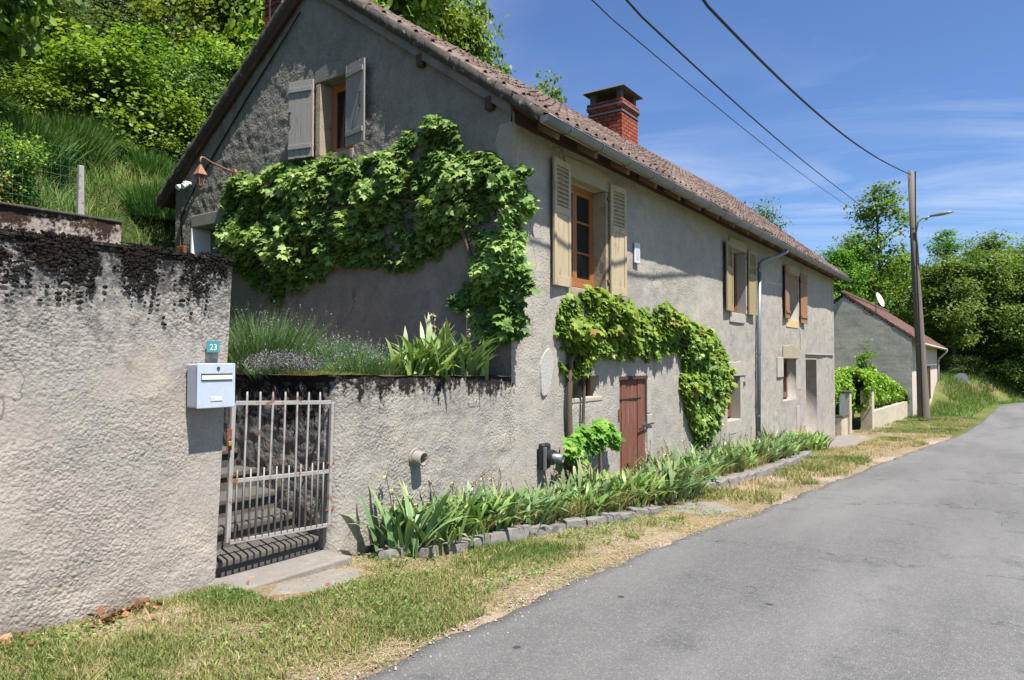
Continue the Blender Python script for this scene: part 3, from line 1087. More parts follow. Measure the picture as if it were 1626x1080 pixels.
# upper terrace wall behind the boundary wall
uw = thing('upper_wall', (2, 9.0, 1.5), 'low mossy pinkish wall higher up behind the boundary wall', 'wall')
UF = FR((0, 9.0, 0), (1, 0, 0), (0, -1, 0))
skin('render_face', wall_grid(UF, (-9, 4.36, 0.07), (1.4, 3.32, 0.06), amp=0.03, freq=5, fine=0.012), m_upper, uw)
b = MB()
b.box(-9, 4.352, 9.012, 9.3, 1.4, 3.31)
b.build('wall_body', m_upper, uw)
b = MB()
b.box(-9, 4.37, 8.97, 9.32, 3.312, 3.345)
b.build('coping', m_oxide, uw, bevel=0.01)

# ------------------------------------------------------------------ house
HX0, HX1, HY0, HY1 = 6.75, 26.5, 4.7, 12.0
house = thing('farmhouse', (HX0, HY0, 0), 'long grey rendered stone house with tiled roof and vines on its walls', 'house')
RY, EZ, EY = 8.38, 4.46, 4.30


def ridge_z(x):
    return 7.36 + (x - 6.6) * 0.026


def roof_z(x, y):
    """outer roof surface"""
    if y <= RY:
        k = (y - EY) / (RY - EY)
        return EZ + (ridge_z(x) - EZ) * k
    k = (12.42 - y) / (12.42 - RY)
    return 4.50 + (ridge_z(x) - 4.50) * k


H_front = [(8.05, 9.18, 2.57, 4.08, 0.27), (15.0, 16.1, 2.62, 4.05, 0.27), (19.95, 21.2, 2.70, 4.02, 0.27), (14.68, 15.62, 0.30, 1.26, 0.27),
           (19.35, 20.85, 0.50, 1.65, 0.30), (22.05, 23.55, -1.0, 1.62, 0.95), (8.12, 8.95, 1.08, 1.38, 0.30), (9.60, 10.60, -0.45, 1.35, 0.12)]
skin('front_wall', wall_grid(FRONT, (HX0, HX1, 0.06), (-1.4, 4.72, 0.055), H_front, amp=0.014, freq=5, fine=0.006, bulge=0.035), m_front, house)


def gtop(a):
    y = -a
    return np.where(y < RY, 4.45 + (7.30 - 4.45) * (y - 4.4) / (RY - 4.4), 4.40 + (7.30 - 4.40) * (12.42 - y) / (12.42 - RY))


H_gable = [(-8.10, -7.43, 4.58, 5.68, 0.28), (-11.44, -10.56, 1.6, 3.90, 0.35)]
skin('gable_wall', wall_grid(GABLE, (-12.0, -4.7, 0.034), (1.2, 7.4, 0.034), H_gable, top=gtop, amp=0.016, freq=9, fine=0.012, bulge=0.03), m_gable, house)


def shell(b):
    pass


b = MB()
b.hexa([(HX0 + 1.3, HY1 - 0.35, -1.4), (HX1, HY1 - 0.35, -1.4), (HX1, HY1, -1.4), (HX0 + 0.02, HY1, -1.4), (HX0 + 1.3, HY1 - 0.35, 4.6), (HX1, HY1 - 0.35, 4.6), (HX1, HY1, 4.6), (HX0 + 0.02, HY1, 4.6)])
b.build('back_wall', m_front, house)
b = MB()
c = [(HX1, 4.7, -1.4), (HX1, 12.0, -1.4), (HX1, 12.0, 4.62), (HX1, RY, 7.75), (HX1, 4.7, 4.66)]
d = [(HX1 - 0.35, y, z) for x, y, z in c]
b.add(c + d, [(0, 1, 2, 3, 4), (9, 8, 7, 6, 5)] + [(i, i + 5, (i + 1) % 5 + 5, (i + 1) % 5) for i in range(5)])
b.build('end_wall', m_front, house)
# inside darkness: a floor between storeys
b = MB()
b.box(HX0 + 0.4, HX1 - 0.4, HY0 + 1.2, HY1 - 0.4, 2.0, 2.2)
b.build('upper_floor', m_dark, house)

# corner strip, patch and odd brick
b = MB()
zs = np.linspace(2.95, 4.42, 24)
for k, z in enumerate(zs):
    w = 0.0 + 0.12 * vnoise(np.array([[z * 3.1, 2, 5]]))[0]
    s = len(b.v)
    b.v += [(HX0 - 0.024, HY0 - 0.024 + 0.14 + w, z), (HX0 - 0.028, HY0 - 0.028, z), (HX0 + 0.05 + w * 0.4, HY0 - 0.026, z)]
    b.a += [0.5] * 3
    if k:
        b.f += [(s - 3, s - 2, s + 1, s), (s - 2, s - 1, s + 2, s + 1)]
        b.m += [0, 0]
b.build('corner_strip', simple('corner_stone', (0.31, 0.28, 0.225), 0.92, 0.15, var=0.3, scale=5, bump=0.6, bscale=30), house, smooth=True)
b = MB()
b.box(HX0 - 0.034, HX0 + 0.16, HY0 - 0.036, HY0 + 0.25, 3.58, 3.66)
b.build('corner_brick', m_redbrick, house, bevel=0.008)


def patch(name, fr, outline, d, mat, parent, lab=None):
    b = MB()
    n = len(outline)
    ca, cb = np.mean(np.array(outline), 0)
    vs = [fr.p(a, c, 0.0) for a, c in outline] + [fr.p(ca + (a - ca) * 0.93, cb + (c - cb) * 0.96, d) for a, c in outline]
    b.add(vs, [tuple(range(n, 2 * n))] + [(i, (i + 1) % n, n + (i + 1) % n, n + i) for i in range(n)])
    o = b.build(name, mat, parent)
    if lab:
        o['label'] = lab
    return o


th = np.linspace(0, 2 * math.pi, 22, endpoint=False)
patch('plaster_patch', FRONT, [(7.50 + (0.15 + 0.02 * math.sin(3 * q)) * math.cos(q) + 0.05 * math.sin(q), 1.45 + (0.33 + 0.03 * math.sin(2 * q + 1)) * math.sin(q)) for q in th], 0.026, m_patch, house)

# stone surrounds
def stone(fr, a0, a1, b0, b1, d, mat, name, parent, e=0.0):
    b = MB()
    b.lbox(fr, a0, a1, b0, b1, -0.26, d)
    return b.build(name, mat, parent, bevel=0.012, seg=2)


def irregular_lintel(fr, a0, a1, b0, b1, mat, name, parent, d=0.03, crown=0.05):
    n = 9
    top = [(a0 + (a1 - a0) * k / (n - 1), b1 + crown * math.sin(math.pi * k / (n - 1)) + 0.012 * math.sin(5.1 * k + a0)) for k in range(n)]
    out = [(a0 - 0.01, b0)] + [(a1 + 0.01, b0)] + top[::-1]
    b = MB()
    m_ = len(out)
    b.add([fr.p(a, c, d) for a, c in out] + [fr.p(a, c, -0.1) for a, c in out], [tuple(range(m_))] + [(i, i + m_, (i + 1) % m_ + m_, (i + 1) % m_) for i in range(m_)])
    return b.build(name, mat, parent, bevel=0.008)


def window(fr, a0, a1, b0, b1, inset, mat, parent, leaves=2, bars=2, fw=0.06, mf=None, curtain=False, name='window'):
    """frame > glass; two opening leaves with horizontal bars"""
    mf = mf or mat
    b = MB()
    d0, d1 = -inset - 0.06, -inset
    b.lbox(fr, a0, a0 + fw, b0, b1, d0, d1)
    b.lbox(fr, a1 - fw, a1, b0, b1, d0, d1)
    b.lbox(fr, a0 + fw, a1 - fw, b1 - fw, b1, d0, d1)
    b.lbox(fr, a0 + fw, a1 - fw, b0, b0 + fw * 1.1, d0, d1 + 0.02)
    fo = b.build(name, mat, parent, bevel=0.004)
    ia0, ia1 = a0 + fw, a1 - fw
    w = (ia1 - ia0) / leaves
    sw = 0.055
    for k in range(leaves):
        s = MB()
        l0, l1 = ia0 + k * w + 0.002, ia0 + (k + 1) * w - 0.002
        z0, z1 = b0 + fw * 1.1 + 0.002, b1 - fw - 0.002
        e0, e1 = d0 + 0.015, d1 - 0.004
        s.lbox(fr, l0, l0 + sw, z0, z1, e0, e1)
        s.lbox(fr, l1 - sw, l1, z0, z1, e0, e1)
        s.lbox(fr, l0 + sw, l1 - sw, z1 - sw, z1, e0, e1)
        s.lbox(fr, l0 + sw, l1 - sw, z0, z0 + sw * 1.3, e0, e1)
        for q in range(bars):
            zb = z0 + (z1 - z0) * (q + 1) / (bars + 1)
            s.lbox(fr, l0 + sw, l1 - sw, zb - 0.013, zb + 0.013, e0 + 0.006, e1 - 0.003)
        so = s.build('sash', mat, fo, bevel=0.003)
    gl = MB()
    gl.lbox(fr, ia0 + 0.02, ia1 - 0.02, b0 + 0.05, b1 - 0.05, d0 + 0.022, d0 + 0.028)
    gl.build('glass', m_glass, fo)
    if curtain:
        cu_ = MB()
        nseg = 24
        ca0, ca1 = ia0 + 0.01, ia0 + (ia1 - ia0) * 0.42
        vs, fs = [], []
        for k in range(nseg + 1):
            a = ca0 + (ca1 - ca0) * k / nseg
            dd = d0 - 0.06 + 0.025 * math.sin(k * 1.5)
            vs += [fr.p(a, b0 + 0.03, dd), fr.p(a, b1 - 0.03, dd)]
            if k:
                fs.append((2 * k - 2, 2 * k, 2 * k + 1, 2 * k - 1))
        cu_.add(vs, fs)
        cu_.build('curtain', m_curtain, fo, smooth=True)
    return fo


def shutter(fr, hinge, side, width, b0, b1, ang, style, mat, parent, off=0.035, edge=None):
    ca, sa = math.cos(R_(ang)), math.sin(R_(ang))

    def P(w, z, t_):
        a = hinge + side * (w * ca - t_ * sa)
        return fr.p(a, z, off + w * sa + t_ * ca)

    def bx(b, w0, w1, z0, z1, t0, t1):
        if side > 0:
            c = [P(w0, z0, t1), P(w1, z0, t1), P(w1, z0, t0), P(w0, z0, t0), P(w0, z1, t1), P(w1, z1, t1), P(w1, z1, t0), P(w0, z1, t0)]
        else:
            c = [P(w1, z0, t1), P(w0, z0, t1), P(w0, z0, t0), P(w1, z0, t0), P(w1, z1, t1), P(w0, z1, t1), P(w0, z1, t0), P(w1, z1, t0)]
        b.hexa(c)

    b = MB()
    h = b1 - b0
    if style == 'louvre':
        s = 0.065
        zm = b0 + h * 0.60
        bx(b, 0, s, b0, b1, 0, 0.035)
        bx(b, width - s, width, b0, b1, 0, 0.035)
        for z0, z1 in ((b0, b0 + 0.13), (zm - 0.05, zm + 0.05), (b1 - 0.09, b1)):
            bx(b, s, width - s, z0, z1, 0.001, 0.033)
        bx(b, s, width - s, b0 + 0.13, zm - 0.05, 0.010, 0.024)
        o = b.build('shutter', mat, parent, bevel=0.003)
        l = MB()
        nl = 9
        for k in range(nl):
            zc = zm + 0.05 + (b1 - 0.09 - zm - 0.05) * (k + 0.5) / nl
            c0, c1 = zc + 0.02, zc - 0.016
            vs = [P(s, c0, 0.004), P(width - s, c0, 0.004), P(width - s, c1, 0.030), P(s, c1, 0.030),
                  P(s, c0 + 0.008, 0.006), P(width - s, c0 + 0.008, 0.006), P(width - s, c1 + 0.008, 0.033), P(s, c1 + 0.008, 0.033)]
            l.hexa(vs)
        bx(l, s, width - s, zm + 0.05, b1 - 0.09, -0.002, 0.0)
        l.build('louvres', mat, o)
    else:
        nb = 4
        pw = width / nb
        for k in range(nb):
            bx(b, k * pw + 0.002, (k + 1) * pw - 0.002, b0 - 0.006 * (k % 2), b1 + 0.004 * (k % 3), 0, 0.026)
        o = b.build('shutter', mat, parent, bevel=0.003)
        for zc in ((b0 + 0.13 * h, b1 - 0.15 * h) if style == 'batten' else (b0 + 0.14 * h, b1 - 0.12 * h)):
            q = MB()
            bx(q, 0.01, width - 0.012, zc - 0.035, zc + 0.035, 0.027, 0.050)
            q.build('batten', mat, o, bevel=0.004)
        if style == 'plank':
            q = MB()
            wq = width * (0.80 if side > 0 else 0.90)
            q.tube([P(wq, b0 + h * 0.42, 0.028), P(wq + 0.01, b0 + h * 0.43, 0.05), P(wq + 0.012, b0 + h * 0.60, 0.05), P(wq, b0 + h * 0.61, 0.028)], 0.011, 6)
            q.build('latch', m_iron, o)
        if edge:
            q = MB()
            bx(q, -0.010, -0.001, b0, b1, 0.0, 0.028)
            q.build('edge', edge, o)
    for zc in (b0 + 0.12 * h, b0 + 0.86 * h):
        ir = MB()
        bx(ir, -0.045, 0.02, zc - 0.02, zc + 0.02, -0.03, 0.006)
        ir.build('hinge', m_rust if style == 'louvre' else m_iron, o)
    return o


# upper front windows: cream louvred, olive louvred, orange boards
window(FRONT, 8.05, 9.18, 2.63, 4.08, 0.20, m_frame, house, 2, 2)
shutter(FRONT, 8.04, -1, 0.46, 2.56, 4.21, 3, 'louvre', m_cream_wood, house)
shutter(FRONT, 9.22, 1, 0.46, 2.56, 4.20, 4, 'louvre', m_cream_wood, house)
irregular_lintel(FRONT, 7.95, 9.30, 4.075, 4.30, m_stone, 'lintel', house)
stone(FRONT, 8.0, 9.24, 2.46, 2.585, 0.025, m_stone, 'sill', house)
stone(FRONT, 9.165, 9.24, 2.59, 4.07, 0.014, m_stone, 'jamb', house)
window(FRONT, 15.0, 16.1, 2.66, 4.05, 0.20, m_frame2, house, 2, 2)
shutter(FRONT, 14.99, -1, 0.50, 2.64, 4.11, 3, 'louvre', m_olive_wood, house)
shutter(FRONT, 16.14, 1, 0.55, 2.64, 4.13, 3, 'louvre', m_olive_wood, house)
irregular_lintel(FRONT, 14.9, 16.2, 4.045, 4.22, m_stone, 'lintel', house)
stone(FRONT, 14.92, 15.98, 2.42, 2.635, 0.02, m_stone2, 'sill', house)
stone(FRONT, 16.085, 16.16, 2.64, 4.04, 0.014, m_stone2, 'jamb', house)
window(FRONT, 19.95, 21.2, 2.75, 4.02, 0.22, m_frame2, house, 2, 1)
shutter(FRONT, 19.94, -1, 0.60, 2.72, 4.14, 4, 'batten', m_orange_wood, house)
shutter(FRONT, 21.28, 1, 0.62, 2.67, 4.10, 4, 'batten', m_orange_wood, house)
irregular_lintel(FRONT, 19.85, 21.3, 4.015, 4.20, m_stone, 'lintel', house)
stone(FRONT, 19.72, 21.1, 2.50, 2.715, 0.02, m_yellowstone, 'sill', house)
# lower windows and their pale stones
window(FRONT, 14.68, 15.62, 0.36, 1.26, 0.20, m_frame2, house, 2, 1)
irregular_lintel(FRONT, 14.72, 15.95, 1.255, 1.54, m_stone2, 'lintel', house, 0.03, 0.03)
stone(FRONT, 14.6, 15.68, 0.02, 0.31, 0.016, m_stone2, 'sill', house)
stone(FRONT, 15.605, 15.85, 0.31, 1.25, 0.012, m_stone2, 'jamb', house)
stone(FRONT, 14.45, 14.695, 0.31, 1.25, 0.012, m_stone2, 'jamb', house)
b = MB()
b.lbox(FRONT, 15.80, 15.88, 1.02, 1.12, 0, 0.04)
b.build('hinge_pin', m_rust, house)
window(FRONT, 19.35, 20.85, 0.56, 1.65, 0.24, m_frame2, house, 2, 1)
irregular_lintel(FRONT, 19.35, 21.05, 1.645, 1.98, m_stone, 'lintel', house, 0.03, 0.04)
stone(FRONT, 18.75, 19.36, 1.15, 1.68, 0.024, m_stone2, 'jamb', house)
stone(FRONT, 21.0, 21.35, 0.75, 1.15, 0.018, m_stone2, 'jamb', house)
stone(FRONT, 20.85, 21.2, -0.7, 0.3, 0.016, m_stone2, 'jamb', house)
# cracks: thin dark recessed lines kept as a narrow groove strip
b = MB()
pts = [(21.32, 2.5), (21.36, 2.2), (21.30, 2.0), (21.42, 1.85), (21.46, 1.72)]
for (a0, z0_), (a1, z1_) in zip(pts[:-1], pts[1:]):
    b.bar(FRONT.p(a0, z0_, 0.0), FRONT.p(a1, z1_, 0.0), 0.030, 0.022)
b.build('crack', m_dark, house)
b = MB()
b.lbox(FRONT, 21.95, 26.2, 1.76, 1.80, 0.0, 0.055)
b.build('ledge', m_front, house, bevel=0.008)
b = MB()
b.lbox(FRONT, 22.08, 23.52, -1.2, 1.60, -0.94, -0.88)
d_ = b.build('back_door', m_doorbrown, house)
b = MB()
b.lbox(FRONT, 23.2, 23.35, 0.0, 0.05, -0.88, -0.83)
b.build('handle', m_iron, d_)

# cellar window and door
b = MB()
b.lbox(FRONT, 8.12, 8.18, 1.08, 1.38, -0.2, -0.14)
b.lbox(FRONT, 8.89, 8.95, 1.08, 1.38, -0.2, -0.14)
b.lbox(FRONT, 8.18, 8.89, 1.33, 1.38, -0.2, -0.14)
cw = b.build('cellar_window', m_frame2, house)
b = MB()
b.lbox(FRONT, 8.18, 8.89, 1.08, 1.33, -0.18, -0.174)
b.build('glass', m_glass, cw)
stone(FRONT, 8.08, 9.02, 1.02, 1.085, 0.02, m_stone2, 'sill', house)
b = MB()
np_ = 7
for k in range(np_):
    w = 1.0 / np_
    b.lbox(FRONT, 9.602 + k * w, 9.598 + (k + 1) * w - 0.006, -0.45, 1.30 - 0.004 * (k % 2), -0.075, -0.040 + 0.004 * ((k * 3) % 4))
cd = b.build('cellar_door', m_reddoor, house, bevel=0.005)
b = MB()
b.lbox(FRONT, 9.585, 10.615, 1.30, 1.352, -0.06, 0.012)
b.build('head_rail', m_soffit, cd)
b = MB()
b.tube([FRONT.p(10.30, 0.50, 0.01), FRONT.p(10.58, 0.56, 0.02)], 0.014, 6)
b.tube([FRONT.p(10.52, 0.545, -0.03), FRONT.p(10.56, 0.56, 0.03), FRONT.p(10.76, 0.57, 0.045)], 0.013, 6)
b.build('bolt', m_iron, cd)
b = MB()
b.lbox(FRONT, 9.68, 10.42, 0.985, 1.005, -0.035, -0.022)
b.build('hinge', m_iron, cd)
b = MB()
b.lbox(FRONT, 9.54, 9.60, 0.70, 0.86, -0.02, 0.02)
b.build('latch_box', m_rust, cd)
stone(FRONT, 10.605, 10.80, 0.05, 0.72, 0.014, m_stone2, 'jamb', house)
stone(FRONT, 10.605, 10.74, 0.735, 1.30, 0.012, m_stone2, 'jamb', house)

# gable window, door, lintels
window(GABLE, -8.10, -7.43, 4.58, 5.68, 0.18, m_frame, house, 1, 0, curtain=True)
shutter(GABLE, -8.22, -1, 0.43, 4.59, 5.74, 14, 'plank', m_grey_wood, house, 0.05, m_grey_edge)
shutter(GABLE, -7.47, 1, 0.43, 4.60, 5.74, 9, 'plank', m_grey_wood, house, 0.06, m_grey_edge)
stone(GABLE, -8.19, -7.40, 4.44, 4.585, 0.03, m_stone, 'sill', house)
irregular_lintel(GABLE, -8.22, -7.35, 5.675, 5.86, simple('dark_stone', (0.20, 0.19, 0.165), 0.95, 0.1, var=0.35, scale=6, bump=0.6, bscale=30), 'lintel', house, 0.03)
stone(GABLE, -8.20, -8.095, 4.59, 5.66, 0.028, m_stone, 'jamb', house)
b = MB()
b.lbox(GABLE, -11.46, -10.54, 3.895, 4.10, -0.3, 0.02)
b.build('lintel', simple('gable_lintel', (0.25, 0.235, 0.21), 0.95, 0.1, var=0.2, scale=5, bump=0.3), house, bevel=0.01)
b = MB()
b.lbox(GABLE, -11.47, -11.435, 1.6, 3.89, -0.345, 0.02)
b.build('jamb', m_white, house)
b = MB()
b.lbox(GABLE, -11.43, -10.57, 1.6, 3.88, -0.36, -0.33)
gd = b.build('gable_door', simple('grey_door', (0.13, 0.13, 0.13), 0.6, 0.3, var=0.15), house)
b = MB()
b.lbox(GABLE, -10.76, -10.57, 1.6, 3.87, -0.33, -0.28)
b.build('door_panel', m_doorbrown, gd)
# conduit up the gable
b = MB()
b.tube([GABLE.p(-11.70, 3.6, 0.04), GABLE.p(-11.76, 4.1, 0.035), GABLE.p(-11.3, 4.62, 0.035), GABLE.p(-9.93, 5.78, 0.03), GABLE.p(-9.2, 6.35, 0.03), GABLE.p(-8.55, 6.85, 0.04)], 0.014, 6)
b.build('conduit', m_wire, house, smooth=True)
b = MB()
b.lbox(GABLE, -11.86, -11.62, 3.42, 3.60, 0, 0.06)
b.build('junction_box', m_rust, house, bevel=0.01)
# purlin stubs under the verge
for y, z in ((6.1, 5.50), (4.98, 4.70)):
    b = MB()
    b.box(HX0 - 0.10, HX0 + 0.05, y - 0.05, y + 0.05, z - 0.09, z + 0.07)
    b.build('purlin_end', m_soffit, house, bevel=0.01)

# roof slab
RX0, RX1 = 6.645, 26.85
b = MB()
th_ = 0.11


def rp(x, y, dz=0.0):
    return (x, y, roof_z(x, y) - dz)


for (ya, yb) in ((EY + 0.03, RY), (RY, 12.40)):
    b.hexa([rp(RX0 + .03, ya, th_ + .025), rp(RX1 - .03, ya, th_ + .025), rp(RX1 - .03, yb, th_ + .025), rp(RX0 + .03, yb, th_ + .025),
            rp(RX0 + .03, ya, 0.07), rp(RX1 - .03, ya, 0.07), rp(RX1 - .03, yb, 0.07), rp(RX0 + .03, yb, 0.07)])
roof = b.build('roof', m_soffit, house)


def tile_field(name, x0, x1, y0, y1, zf, tw, tl, mat, parent, seed, lift=0.035, roll=0.032):
    r = np.random.default_rng(seed)
    flip = y1 < y0
    sl = math.hypot(y1 - y0, zf((x0 + x1) / 2, y1) - zf((x0 + x1) / 2, y0))
    nr = int(round(sl / tl))
    ncol = int(round((x1 - x0) / tw))
    us = np.array([0.0, 0.14, 0.34, 0.50, 0.66, 0.86, 1.0])
    hs = np.array([0.0, 0.012, 0.004, 0.0, 0.75 * roll, roll, 0.35 * roll])
    Vs, Fs, At = [], [], []
    cnt = 0
    for rr in range(nr):
        ya = y0 + (y1 - y0) * rr / nr
        yb = y0 + (y1 - y0) * (rr + 1.16) / nr
        if rr == nr - 1:
            yb = y1
        shift = 0.5 * tw * (rr % 2) * 0.0 + r.normal(0, 0.008)
        for c in range(ncol):
            xa = x0 + (x1 - x0) * c / ncol + shift + r.normal(0, 0.004)
            w = (x1 - x0) / ncol * 1.03
            xx = xa + us * w
            j1, j2 = r.normal(0, 0.006), r.normal(0, 0.006)
            rows = []
            for (yy, dz) in ((ya, lift + j1), (yb, 0.004 + j2)):
                zz = np.array([zf(x, yy) for x in (xx[0], xx[-1])])
                zz = np.interp(us, [0, 1], zz) + dz + hs
                rows.append(np.c_[xx, np.full(7, yy), zz])
            low = rows[0].copy()
            low[:, 2] -= 0.013
            Vs += [low, rows[0], rows[1]]
            v = np.clip(r.normal(0.5, 0.28), 0, 1)
            At += [v] * 21
            for k in range(6):
                if not flip:
                    Fs += [(cnt + k, cnt + k + 1, cnt + 8 + k, cnt + 7 + k), (cnt + 7 + k, cnt + 8 + k, cnt + 15 + k, cnt + 14 + k)]
                else:
                    Fs += [(cnt + k, cnt + 7 + k, cnt + 8 + k, cnt + k + 1), (cnt + 7 + k, cnt + 14 + k, cnt + 15 + k, cnt + 8 + k)]
            cnt += 21
    V = np.concatenate(Vs) - np.array(LOC[parent.name])
    return link(name, np_mesh(name, V, np.array(Fs), At), mat, parent)


tile_field('tiles', RX0 + 0.02, RX1 - 0.02, EY, RY, roof_z, 0.25, 0.36, m_tile, roof, 3, 0.070, 0.070)
tile_field('tiles', RX0 + 0.02, RX1 - 0.02, 12.42, RY, roof_z, 0.45, 0.45, m_tile, roof, 4)
# ridge tiles
b = MB()
x = RX0
r_ = random.Random(5)
while x < RX1 - 0.1:
    x2 = min(x + 0.40, RX1)
    z = ridge_z(x) + 0.0
    b.ca = r_.random()
    n = 8
    vs = []
    for xx, rr in ((x, 0.145), (x2 + 0.03, 0.125)):
        for k in range(n + 1):
            q = math.pi * k / n
            vs.append((xx, RY + math.cos(q) * rr, z - 0.05 + math.sin(q) * rr + r_.uniform(-.004, .004)))
    b.add(vs, [(k, k + 1, n + 2 + k, n + 1 + k) for k in range(n)] + [tuple(range(n, -1, -1))])
    x = x2
b.build('ridge_tiles', m_tile, roof, smooth=True)


# verge: lichen-covered tile edge, with boards below
def verge(x0, x1, ya, yb, top, bot, mat, name, lump=0.03, nseg=170, mat2=None):
    b = MB()
    vs, fs = [], []
    for k in range(nseg + 1):
        y = ya + (yb - ya) * k / nseg
        z = roof_z(x0, y)
        P = np.array([[y * 13, 3.0, x0], [y * 13, 9.0, x0], [y * 13, 15.0, x0], [y * 13, 21., x0]])
        nn = (fbm(P, 1.0, 3) - 0.5) * 2 * lump
        vs += [(x0 + nn[0], y, z - bot), (x0 - 0.01 + nn[1], y, z + top + nn[2] * 0.6), (x1, y, z + top + 0.01 + nn[3] * 0.8), (x1, y, z - bot)]
        if k:
            s = 4 * k
            for e in range(4):
                e2 = (e + 1) % 4
                fs.append((s - 4 + e, s - 4 + e2, s + e2, s + e) if yb > ya else (s - 4 + e, s + e, s + e2, s - 4 + e2))
    fs += [(3, 2, 1, 0), (4 * nseg, 4 * nseg + 1, 4 * nseg + 2, 4 * nseg + 3)]
    b.add(vs, fs)
    return b.build(name, mat, roof, smooth=True)


verge(RX0 - 0.015, RX0 + 0.15, EY - 0.02, RY, 0.06, 0.10, m_oxide, 'verge', 0.042)
verge(RX0 - 0.015, RX0 + 0.15, 12.44, RY, 0.05, 0.075, m_oxide, 'verge', 0.025)
verge(RX1 - 0.12, RX1 + 0.01, EY, RY, 0.05, 0.07, m_tile, 'verge', 0.01)
# boards under the verge
for ya, yb, nm, mt in ((EY + 0.35, RY - 0.02, 'verge_board', simple('old_grey_board', (0.17, 0.15, 0.135), 0.9, 0.15, var=0.35, scale=4)), (12.36, RY + 0.02, 'verge_board', m_soffit)):
    b = MB()
    c = []
    w0, w1 = (0.09, 0.225)
    for dz in (w1, w0):
        c.append([(RX0 + 0.015, ya, roof_z(RX0, ya) - dz), (RX0 + 0.05, ya, roof_z(RX0, ya) - dz), (RX0 + 0.05, yb, roof_z(RX0, yb) - dz), (RX0 + 0.015, yb, roof_z(RX0, yb) - dz)])
    b.hexa(c[0] + c[1])
    b.build(nm, mt, roof)
    b = MB()
    c = []
    for dz in (0.165, 0.135):
        c.append([(RX0 + 0.052, ya, roof_z(RX0, ya) - dz), (HX0 + 0.06, ya, roof_z(RX0, ya) - dz), (HX0 + 0.06, yb, roof_z(RX0, yb) - dz), (RX0 + 0.052, yb, roof_z(RX0, yb) - dz)])
    b.hexa(c[0] + c[1])
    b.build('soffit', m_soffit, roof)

# rafter ends under the eave
first = None
for k in range(20):
    x = 7.3 + k * 1.0
    b = MB()
    za, zb = roof_z(x, 4.36) - 0.135, roof_z(x, 4.74) - 0.135
    b.hexa([(x - .045, 4.40, za - 0.06), (x + .045, 4.40, za - 0.06), (x + .045, 4.76, zb - 0.11), (x - .045, 4.76, zb - 0.11),
            (x - .045, 4.38, za + 0.02), (x + .045, 4.38, za + 0.02), (x + .045, 4.76, zb), (x - .045, 4.76, zb)])
    b.build('rafter_end', m_rafter, roof, bevel=0.006)
# wall plate closing the eave
b = MB()
b.hexa([(HX0 + .06, 4.66, 4.42), (HX1 - .06, 4.66, 4.42), (HX1 - .06, 4.78, 4.42), (HX0 + .06, 4.78, 4.42),
        (HX0 + .06, 4.66, 4.56), (HX1 - .06, 4.66, 4.56), (HX1 - .06, 4.78, 4.6), (HX0 + .06, 4.78, 4.6)])
b.build('wall_plate', m_soffit, roof)

# gutter: half round with rolled edge and joints
b = MB()
GX0, GX1, GY, GR = 6.72, 26.95, 4.235, 0.075


def gz(x):
    return 4.405 - 0.02 * math.sin((x - GX0) / (GX1 - GX0) * math.pi)


n = 10
xs = np.linspace(GX0, GX1, 40)
vs, fs = [], []
for k, x in enumerate(xs):
    for rr in (GR, GR - 0.006):
        for q in range(n + 1):
            a = math.pi + math.pi * q / n
            vs.append((x, GY + math.cos(a) * rr, gz(x) + math.sin(a) * rr))
    if k:
        s, p_ = k * 2 * (n + 1), (k - 1) * 2 * (n + 1)
        for q in range(n):
            fs.append((p_ + q, p_ + q + 1, s + q + 1, s + q))
            fs.append((p_ + n + 1 + q, s + n + 1 + q, s + n + 2 + q, p_ + n + 2 + q))
fs.append(tuple(range(n + 1)))
fs.append(tuple((len(xs) - 1) * 2 * (n + 1) + q for q in range(n, -1, -1)))
b.add(vs, fs)
b.tube([(x, GY - GR, gz(x) + 0.004) for x in xs], 0.010, 6)
gut = b.build('gutter', m_zinc, house, smooth=True)
for k in range(24):
    b = MB()
    x = 7.25 + k * 0.83
    b.tube([(x, GY + math.cos(math.pi + math.pi * q / 8) * (GR + 0.005), gz(x) + math.sin(math.pi + math.pi * q / 8) * (GR + 0.005)) for q in range(9)], 0.007, 4)
    b.build('bracket', m_zinc, gut)
b = MB()
b.add([(GX0 - 0.003, GY + math.cos(math.pi + math.pi * q / 10) * GR * 1.05, gz(GX0) + math.sin(math.pi + math.pi * q / 10) * GR * 1.05) for q in range(11)], [tuple(range(11))])
b.build('end_cap', m_strap, gut)
# downpipe with swan neck
b = MB()
b.tube([(17.95, GY, gz(18) - GR), (17.93, GY + 0.01, 4.26), (17.75, 4.36, 4.17), (17.15, 4.58, 3.98), (17.02, 4.63, 3.90), (17.0, 4.635, 3.78)], 0.048, 10)
b.tube([(17.0, 4.635, 3.80), (16.90, 4.635, 1.9), (16.75, 4.635, -0.55)], 0.050, 12)
dp = b.build('downpipe', m_zincblue, house, smooth=True)
for zc in (3.72, 1.75, 0.3):
    b = MB()
    x = 17.0 - (3.8 - zc) * 0.055
    b.tube([(x, 4.635, zc - 0.02), (x, 4.635, zc + 0.02)], 0.058, 12)
    b.bar((x, 4.64, zc), (x, 4.71, zc), 0.02, 0.02)
    b.build('pipe_clip', m_strap, dp, smooth=False)


